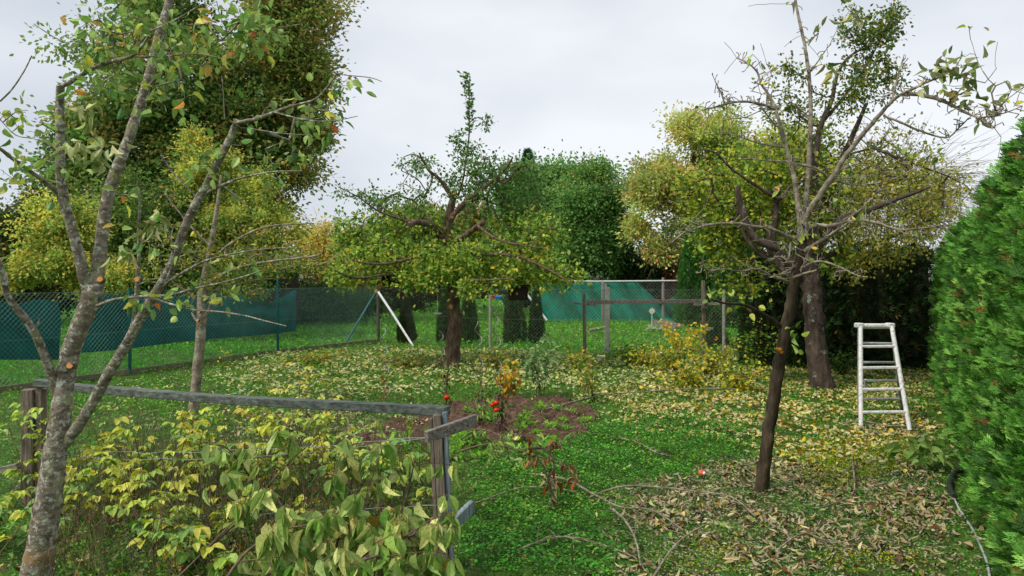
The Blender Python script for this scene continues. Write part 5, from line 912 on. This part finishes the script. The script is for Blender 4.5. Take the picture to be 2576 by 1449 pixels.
for i_, (x, y, h_, w_, lab) in enumerate([(1690, 935, 70, 110, 'low branch heap with yellow leaves beyond the carpet of leaves'), (1790, 950, 80, 130, 'pruned yellow leaved branches heaped left of the leaning tree'), (1620, 925, 55, 110, 'sparse heap of prunings before the trellis'), (1860, 985, 60, 130, 'prunings with dark twigs lying beside the leaning trunk'), (1460, 935, 50, 110, 'heap of pale cut shoots in front of the trellis left post'), (1240, 930, 40, 130, 'cut shoots lying right of the apple trunk'),
                                          (1020, 925, 30, 170, 'cut shoots lying left of the apple trunk'), (800, 915, 26, 160, 'cut shoots on the lawn before the corner post'), (1730, 975, 50, 110, 'yellowing cut branch on the leaf carpet, nearest of the heap')]):
    sp_ = [('#c9c046', 4), ('#dccc5a', 3), ('#93a03c', 4), ('#6a8432', 4), ('#4f6c28', 2)] if x > 1550 else PALE
    plant('pruned_branches', lab, x, y, h_, w_, sp_, 14, 420, .068, .05, M_twig, T_OV, -.1, 'branch heap', bottom=.1, lean=.9, r=.007, jit=1.0)
# weeds in the soil
w0 = plant('weed', 'low leafy green weed growing in the brown soil bed', 1330, 1075, 14, 40, [('#7fae4a', 4), ('#5f943a', 4), ('#9cc060', 2)], 6, 34, .06, .022, M_twigg, T_OV, .2, 'weed', 'weeds in the soil bed', .1, .6)
wp = scatter([(1150, 1090), (1180, 1030), (1440, 1010), (1470, 1085), (1300, 1105)], 5, .1)
for p in wp: dup(w0, (p[0], p[1], .03), rng.uniform(0, 6.3), rng.uniform(.7, 1.5))
wp = scatter([(1120, 1190), (1150, 1115), (1300, 1115), (1480, 1095), (1400, 1140), (1250, 1160)], 9, .1)
for p in wp: dup(w0, (p[0], p[1], .0), rng.uniform(0, 6.3), rng.uniform(1., 1.9), 'leafy green weed at the near edge of the soil bed')['group'] = 'weeds at the bed edge'
wp = scatter([(860, 1240), (930, 1150), (1110, 1110), (1110, 1200)], 14, .1)
for p in wp: dup(w0, (p[0], p[1], .0), rng.uniform(0, 6.3), rng.uniform(1.2, 2.2), 'leafy green weed between canes and soil bed, left of the grey post')['group'] = 'weeds left of the grey post'
pz = plant('parsley', 'bright light green tuft of parsley growing in the soil', 1380, 1078, 16, 34, [('#8ac23c', 4), ('#6fae30', 4)], 10, 190, .022, .016, M_twigg, T_FAR, .3, 'herb', 'parsley tufts in the soil bed', .5, .6)
for x, y in ((1418, 1068), (1470, 1070), (1425, 1088), (1350, 1098)): dup(pz, G(x, y)+[0, 0, .02], x, rng.uniform(.8, 1.2))
# plant pots, tub, wheelbarrow boards, pinwheel, far tubs
pt = thing('plant_pot', 'orange and white pot at the foot of the trellis left post', 'pot', G(1462, 905)); g = G(1462, 905); a = Acc(); lathe(a, g, [(.001, 0), (.08, 0), (.11, .09), (.115, .10)], 12); mk('pot_body', a, M_whitep, pt); a = Acc(); lathe(a, g, [(.118, .085), (.125, .11), (.118, .135), (.09, .13), (.001, .10)], 12); mk('pot_rim', a, M_orange, pt)
for x, lab in ((1512, 'small white stone pot right of the trellis left post'), (1478, 'white pot just right of the orange one')):
    g = G(x, 906); a = Acc(); lathe(a, g, [(.001, 0), (.07, 0), (.09, .07), (.085, .10), (.06, .095), (.001, .06)], 10); tag(mk('plant_pot', a, M_whitep, base=g), lab, 'pot')
a = Acc(); g = G(1655, 890); box(a, g+[0, 0, .02], (.34, .2, .035), bev=.01); tag(mk('stepping_slab', a, M_whitep, base=g), 'pale slab lying in the shrubs before the back fence', 'slab')
g = P(1640, 782, 26.5); pw = thing('pinwheel', 'white star shaped garden pinwheel on a stick before the green netting', 'garden ornament', (g[0], g[1], 0)); a = Acc(); cones(a, [(g[0], g[1], 0)], [g], .014, .012, 6); mk('stick', a, M_whitep, pw)
a = Acc(); an = np.linspace(0, 2*math.pi, 10)[:-1]
leaves(a, np.repeat([g], 9, 0), np.stack([np.cos(an), np.full(9, -.12), np.sin(an)], 1), .13, .075, pal(9, [('#eef0ee', 1)], .02), T_FAR, 0, n=np.repeat([[0, -1., 0]], 9, 0)); mk('blades', a, M_leaf, pw); a = Acc(); sphere(a, g-[0, .02, 0], .03, 8); mk('hub', a, M_whitep, pw)
bd = thing('planter_boards', 'slanting brown board edging with pale stones below the pinwheel', 'planter', G(1680, 825)); a = Acc(); q = G(1655, 822); beam(a, P(1645, 812, 26), P(1700, 828, 25), .05, .22); beam(a, P(1660, 808, 27), P(1715, 822, 26), .05, .18); mk('board', a, M_wood, bd)
a = Acc()
for _ in range(46): p = G(rng.uniform(1625, 1700), rng.uniform(822, 832)); sphere(a, p+[0, 0, .05], rng.uniform(.04, .09), 6, .6)
mk('stones', a, M_conc, bd)
g = P(1262, 752, 60); a = Acc(); lathe(a, (g[0], g[1], 0), [(.001, .02), (.55, .02), (.72, .35), (.66, .40), (.001, .3)], 14); tag(mk('plastic_tub', a, M_blue, base=(g[0], g[1], 0)), 'blue tub at the far end of the neighbouring lawn', 'tub')
g = P(1244, 750, 60); a = Acc(); lathe(a, (g[0], g[1], 0), [(.001, .02), (.3, .02), (.4, .4), (.34, .46), (.001, .4)], 12); tag(mk('plastic_bucket', a, M_red, base=(g[0], g[1], 0)), 'dull red bucket beside the far blue tub', 'bucket')
a = Acc(); g = G(1490, 843); tube(a, [P(1480, 832, 23.2), P(1530, 822, 24.2)], [.055, .05], 9, .1); tag(mk('log', a, M_bark_lich, base=P(1500, 829, 23.5)), 'short log lying on the lawn beyond the back fence', 'log')
# hoses by the hedge
def gl(pts, z=.03): return [G(x, y)+[0, 0, z] for x, y in pts]
a = Acc(); tube(a, gl([(2420, 1195), (2402, 1200), (2392, 1218), (2390, 1240), (2402, 1262)], .04), .022, 10, 0, 5); tag(mk('corrugated_hose', a, M_hose, smooth=True, base=G(2400, 1230)), 'short black corrugated pipe curving at the hedge foot', 'hose')
a = Acc(); tube(a, gl([(2394, 1245), (2412, 1285), (2432, 1315), (2450, 1345), (2468, 1385), (2482, 1420), (2492, 1470)], .02), .008, 8, 0, 5); tag(mk('garden_hose', a, M_hosel, smooth=True, base=G(2440, 1330)), 'thin pale garden hose running along the hedge foot', 'hose')

# ------------------------------------------------------------------ cut branches lying on the lawn
BRL = [('#7a3f22', 4), ('#5d3a24', 3), ('#94603a', 2), ('#6a6a3a', 2)]
def cutbranch(label, pts, w0, w1, nt, spec=None, nl=0, L=.08, Wd=.028, mat=None, z0=.03, zs=.05, T=T_LAN, twl=(.1, .35), name='cut_branch', Yfix=None, down=-1.6, upz=None, lm=None):
    """pts: photo points; lies on the ground unless Yfix gives the distance"""
    P3 = [G(x, y)+[0, 0, z0+zs*math.sin(i*1.9)**2] for i, (x, y) in enumerate(pts)] if Yfix is None else [P(x, y, Yfix[0]+(Yfix[1]-Yfix[0])*i/(len(pts)-1)) for i, (x, y) in enumerate(pts)]
    P3 = np.array(P3); t = thing(name, label, 'branch', P3.mean(0)*[1, 1, 0]); s = P3[:, 1].mean()/F; a = Acc()
    q, r = tube(a, P3, np.linspace(w0, w1, len(P3))*s/2, 7, .08, 5); tips = []
    for _ in range(nt):
        k = rng.integers(2, len(q)-1); fw = unit(q[min(k+1, len(q)-1)]-q[k-1]); d = unit(fw+rng.normal(0, .75, 3)+(np.array([0, 0, .25]) if Yfix is None else np.array([0, -.1, .1]))); Lt = rng.uniform(*twl); n_ = 6; f = np.linspace(0, 1, n_)[:, None]; p = q[k]+d*Lt*f+np.array([0, 0, -.25*Lt])*f**2+rng.normal(0, Lt*.025, (n_, 3))*f
        if Yfix is None: p[:, 2] = np.maximum(p[:, 2], .015)
        tube(a, p, np.linspace(min(r[k]*.6, .004), .0014, n_), 5); tips += [p[2], p[3], p[4], p[5], p[5]]
    mk('stem', a, mat or M_twig, t, smooth=True)
    if nl:
        tips = np.array(tips if tips else q[3:]); idx = rng.integers(0, len(tips), nl); pet = rng.normal(0, 1, (nl, 3))*[.6, .6, .25]+[0, 0, -.25]; pet = unit(pet)*rng.uniform(.012, .03, (nl, 1)); a = Acc(); s0 = tips[idx]; e0 = s0+pet
        if Yfix is None: e0[:, 2] = np.maximum(e0[:, 2], .02)
        cones(a, s0, e0, .0012, .001, 3); mk('leaf_stalks', a, M_twigr, t)
        D = unit(rng.normal(0, .55, (nl, 3))+np.array([0, 0, down])); a = Acc()
        if Yfix is None: D[:, 2] = np.maximum(D[:, 2], -.15-.5*(e0[:, 2] > .08)); D = unit(D)
        leaves(a, e0, D, L*rng.uniform(.65, 1.2, nl), Wd*rng.uniform(.6, 1.3, nl), pal(nl, spec, .13), T, .25, rng.uniform(.1, 1.2, nl), n=rng.normal(0, 1, (nl, 3))+np.array([0, -.7, .2])); mk('leaves', a, lm or M_leafn, t)
    return t
M_twigr = noisemat('leaf_stalk', [(.3, '#8a5a3a'), (.7, '#a8784a')], 20, (1, 1, 1), .7, 0)
CB = [('#86a85a', 4), ('#9cb878', 4), ('#668c40', 4), ('#486c2c', 3), ('#8a7a3a', .5), ('#c9ce92', 3.5), ('#b9c48c', 2)]
# big limp leaved branches in the foreground
for lab, pts, w0, w1, nt_n, nl, Yf in [
    ('long arching cut branch with limp pale leaves reaching from bottom edge to the grey post', [(860, 1470), (900, 1410), (960, 1370), (1040, 1345), (1030, 1334), (1055, 1330)], 11, 5, 16, 120, (3.5, 3.75)),
    ('cut branch with limp leaves in the middle of the foreground heap', [(640, 1480), (720, 1400), (800, 1330), (850, 1290), (900, 1230)], 10, 4, 18, 125, (3.7, 3.9)),
    ('upright cut shoot with two pale folded leaves at its tip, above the foreground heap', [(820, 1450), (850, 1360), (870, 1280), (890, 1180), (885, 1140)], 8, 3, 9, 44, (3.9, 4.0)),
    ('cut branch lying lowest in the foreground heap, leaves drooping over the bottom edge', [(700, 1500), (830, 1440), (940, 1400), (960, 1404), (1010, 1396)], 10, 5, 16, 120, (3.4, 3.55)),
    ('slanting dark cut shoot rising right of the foreground heap', [(900, 1440), (980, 1360), (1010, 1300), (1030, 1220), (1045, 1150)], 8, 3, 9, 46, (3.8, 4.1)),
    ('cut branch sagging at the lower left of the foreground heap', [(560, 1470), (610, 1400), (660, 1360), (720, 1330), (790, 1320)], 9, 4, 12, 85, (3.6, 3.7)),
    ('slim shoot with hanging dark green leaves among the canes', [(500, 1400), (640, 1260), (600, 1160), (560, 1120)], 6, 3, 5, 22, (4.2, 4.3)),
    ('slim shoot with a tuft of limp leaves left of the foreground heap', [(430, 1470), (520, 1380), (640, 1260), (720, 1170), (800, 1100)], 5, 3, 6, 34, (4.0, 4.3))]:
    cutbranch(lab, pts, w0, w1, nt_n, CB, int(nl*1.25), .118, .046, M_twigd if 'dark' in lab or 'among' in lab else M_twig, T=T_LAN, twl=(.10, .34), Yfix=Yf)
cutbranch('cut shoot with limp pale leaves just right of the grey post', [(1150, 1170), (1220, 1175), (1290, 1170), (1370, 1195)], 6, 3, 8, CB, 60, .085, .032, z0=.12, zs=.1)
cutbranch('cut shoot with pale curled leaves between post and soil bed', [(1160, 1140), (1210, 1125), (1290, 1150)], 5, 3, 6, CB, 34, .08, .03, z0=.14)
cutbranch('cut branch with dangling red brown leaves on the clover lawn', [(1330, 1190), (1370, 1215), (1395, 1250), (1370, 1290)], 8, 4, 8, BRL, 56, .085, .026, M_twigd, z0=.22, zs=.08, lm=M_dry)
cutbranch('dark forked branch sticking up from the clover lawn', [(1400, 1285), (1385, 1230), (1370, 1180), (1340, 1130)], 8, 3, 4, BRL, 12, .08, .024, M_twigd, Yfix=(5.6, 5.8), lm=M_dry)
for lab, pts, w in [('thin pale bare branch lying from the clover into the brown leaves', [(1330, 1200), (1420, 1228), (1500, 1262), (1560, 1290), (1640, 1310), (1720, 1345)], 7), ('curved bare branch on brown leaves left of the leaning trunk', [(1480, 1262), (1560, 1248), (1650, 1240), (1750, 1250), (1840, 1275), (1900, 1310)], 6),
                    ('pale crooked branch in the lower middle of the lawn', [(1540, 1290), (1575, 1340), (1600, 1380), (1612, 1449)], 8), ('bare forked branch at the bottom edge right of the grey post', [(1290, 1400), (1400, 1380), (1500, 1385), (1600, 1420)], 5), ('bare branch under the curved one near the bottom edge', [(1640, 1470), (1700, 1400), (1760, 1345), (1800, 1330)], 6),
                    ('thin forked twig lying right of the leaning trunk', [(2144, 1155), (2148, 1210), (2146, 1256), (2100, 1280), (2060, 1305)], 5), ('thin twig across the bright clover', [(1540, 1105), (1600, 1130), (1650, 1150), (1690, 1160)], 5), ('long thin branch lying on the yellow leaves beyond the soil', [(1360, 1040), (1500, 1010), (1600, 995), (1760, 985), (1850, 990)], 5),
                    ('twig lying across the front feet of the ladder', [(2110, 1072), (2170, 1076), (2240, 1082), (2310, 1080)], 5), ('bare twig low on the left lawn edge', [(0, 1290), (40, 1250), (90, 1215)], 5), ('crooked twig in the brown leaves at the bottom right', [(1950, 1400), (2020, 1370), (2100, 1385), (2180, 1360)], 5), ('bare branch low in front of the grey post, touching it', [(1160, 1290), (1250, 1270), (1330, 1240), (1450, 1250)], 5)]:
    cutbranch(lab, pts, w, w*.5, 7, mat=M_bark_lich, z0=.03, zs=.05, twl=(.08, .28), spec=CB, nl=5, L=.06, Wd=.025)

# ------------------------------------------------------------------ raspberry canes, left foreground
def compound(acc, st, p, d, size, spec):
    """one raspberry leaf: three to five leaflets on a stalk"""
    n_ = 3 if rng.random() < .7 else 5; d = unit(d); side = unit(np.cross(d, [0, 0, 1.])+1e-6); e = p+d*size*.9; st[0].append(p); st[1].append(e)
    if n_ == 3: dd = [d, d*.45+side, d*.45-side]; oo = [e, e, e]
    else: m_ = p+d*size*.5; dd = [d, d*.5+side, d*.5-side, d*.35+side, d*.35-side]; oo = [e, e, e, m_, m_]
    dd = unit(np.array(dd)+rng.normal(0, .12, (n_, 3))+np.array([0, 0, -.35])); base_ = pal(1, spec, .12); c = np.clip(base_*(1+rng.normal(0, .08, (n_, 1))), .005, .9); sz = np.array([1.1]+[.85]*(n_-1))*size*rng.uniform(.85, 1.1)
    leaves(acc, np.array(oo), dd, sz, sz*.72, c, T_OV, .85, rng.uniform(.5, 1.3, n_))
RAS = [('#a7b83a', 4), ('#c3c544', 4), ('#86a436', 4), ('#d8cc58', 2.5), ('#5f8a34', 3), ('#447a34', 2)]
RASG = [('#5f9a3c', 4), ('#4a8234', 4), ('#7fb048', 2)]
def canes(name, label, spots, spec, hr=(.45, .9), size=.074, nl=9):
    a = Acc(); st = ([], []); lf = Acc(); b0 = np.array([*np.mean([s[:2] for s in spots], 0), 0]); t = thing(name, label, 'raspberry canes', b0)
    for x, y in spots:
        h = rng.uniform(*hr); ln = rng.normal(0, .16, 2); n_ = 8; f = np.linspace(0, 1, n_)[:, None]; p = np.array([x, y, 0])+np.concatenate([ln*f**1.6, h*f*(1-.10*f)], 1)+rng.normal(0, .01, (n_, 3))*f; p[0, 2] = -.02
        tube(a, p, np.linspace(.0048, .002, n_), 5)
        for k in range(nl):
            g = rng.uniform(.3, 1.0); i0 = min(int(g*(n_-1)), n_-2); q = p[i0]+(p[i0+1]-p[i0])*(g*(n_-1)-i0); an = rng.uniform(0, 6.28); compound(lf, st, q, np.array([math.cos(an), math.sin(an), rng.uniform(-.1, .6)]), size*rng.uniform(.7, 1.15), spec)
    cones(a, np.array(st[0]), np.array(st[1]), .0018, .0013, 4); mk('stems', a, M_cane, t); mk('leaves', lf, M_leafn, t); return t
M_cane = noisemat('cane', [(.3, '#5a3c2c'), (.6, '#7a6a44'), (.8, '#8a8a52')], 12, (1, 1, 1), .8, 0)
def spots(poly, n): 
    p = scatter(poly, 60, .15); return p[rng.choice(len(p), min(n, len(p)), replace=False)][:, :2]
canes('raspberry_canes', 'yellow green raspberry canes nearest the cherry trunk', spots([(170, 1480), (190, 1290), (420, 1290), (440, 1480)], 17), RAS, (.35, .62), nl=7)
canes('raspberry_canes', 'yellow raspberry canes in the middle left under the rail', spots([(230, 1290), (260, 1200), (560, 1200), (560, 1290)], 20), [('#b4bc3c', 4), ('#ccc64c', 3), ('#93ac38', 4), ('#5f8a34', 3)], (.45, .78), nl=8)
canes('raspberry_canes', 'mixed green and yellow raspberry canes in the centre of the thicket', spots([(520, 1330), (560, 1200), (860, 1200), (900, 1330)], 24), RAS, (.4, .75), nl=8)
canes('raspberry_canes', 'greener raspberry canes close to the grey post', spots([(880, 1330), (880, 1220), (1080, 1210), (1090, 1330)], 13), RASG+RAS[:2], (.3, .62), nl=7)
canes('raspberry_canes', 'low green raspberry shoots along the bottom edge', spots([(420, 1520), (430, 1340), (700, 1330), (640, 1520)], 20), RASG+RAS, (.15, .42), nl=6)
canes('raspberry_canes', 'thin raspberry canes behind the rail with sparse leaves', spots([(400, 1200), (440, 1130), (1000, 1130), (1040, 1200)], 15), RAS, (.4, .8), nl=5)
canes('raspberry_canes', 'pale yellow raspberry canes rising above the rail on the lawn side', spots([(650, 1110), (700, 1060), (880, 1050), (900, 1100)], 7), [('#c9c25a', 4), ('#b0b848', 4), ('#d9b45a', 2)], (.7, .98), .07, 6)
canes('raspberry_canes', 'light green raspberry canes at the foot of the cherry trunk, left edge', spots([(-40, 1480), (-20, 1330), (60, 1320), (70, 1480)], 8), RAS+RASG, (.25, .5), nl=7)
vn = canes('climbing_canes', 'light green leafy canes climbing round the left wooden post', spots([(0, 1300), (20, 1260), (150, 1260), (150, 1300)], 7), [('#a9c052', 4), ('#8bb048', 4), ('#c9c95a', 1)], (.75, 1.0), .07, 6); vn['category'] = 'canes'
# undergrowth beneath the canes: bare thin stems and small green leaves
a = Acc(); p = scatter([(150, 1520), (200, 1180), (600, 1150), (1090, 1180), (1110, 1520)], 620, .2); m = len(p); p[:, 2] = rng.uniform(.02, .16, m)
leaves(a, p, rdir(m, .4), .034, .022, pal(m, [('#4c8032', 4), ('#3a6a28', 4), ('#7a9a40', 2), ('#5f6a34', 2)], .2), T_FAR, .6)
p = scatter([(150, 1520), (200, 1180), (600, 1150), (1090, 1180), (1110, 1520)], 420, .2); m = len(p); d = rdir(m, .3); d[:, 2] = np.abs(rng.normal(.9, .4, m)); leaves(a, p, d, rng.uniform(.1, .32, m), .006, pal(m, [('#6a8a3a', 3), ('#8a8a5a', 3), ('#4c6e30', 3), ('#a39a72', 1)], .15), T_BLADE, 0)
tag(mk('undergrowth', a, M_grass), 'tangled grass and small green leaves under the raspberry canes', 'undergrowth', kind='stuff')
a = Acc(); p = scatter([(150, 1500), (200, 1170), (600, 1130), (1090, 1160), (1110, 1500)], 130, .2); m = len(p); e = p+np.stack([rng.normal(0, .12, m), rng.normal(0, .12, m), rng.uniform(.15, .6, m)], 1); mid = (p+e)/2+rng.normal(0, .03, (m, 3)); cones(a, p, mid, .0026, .0022, 4); cones(a, mid, e, .0022, .0014, 4)
tag(mk('dry_stalks', a, M_twig), 'thin dry brown stalks standing among the raspberry canes', 'stalks', kind='stuff')
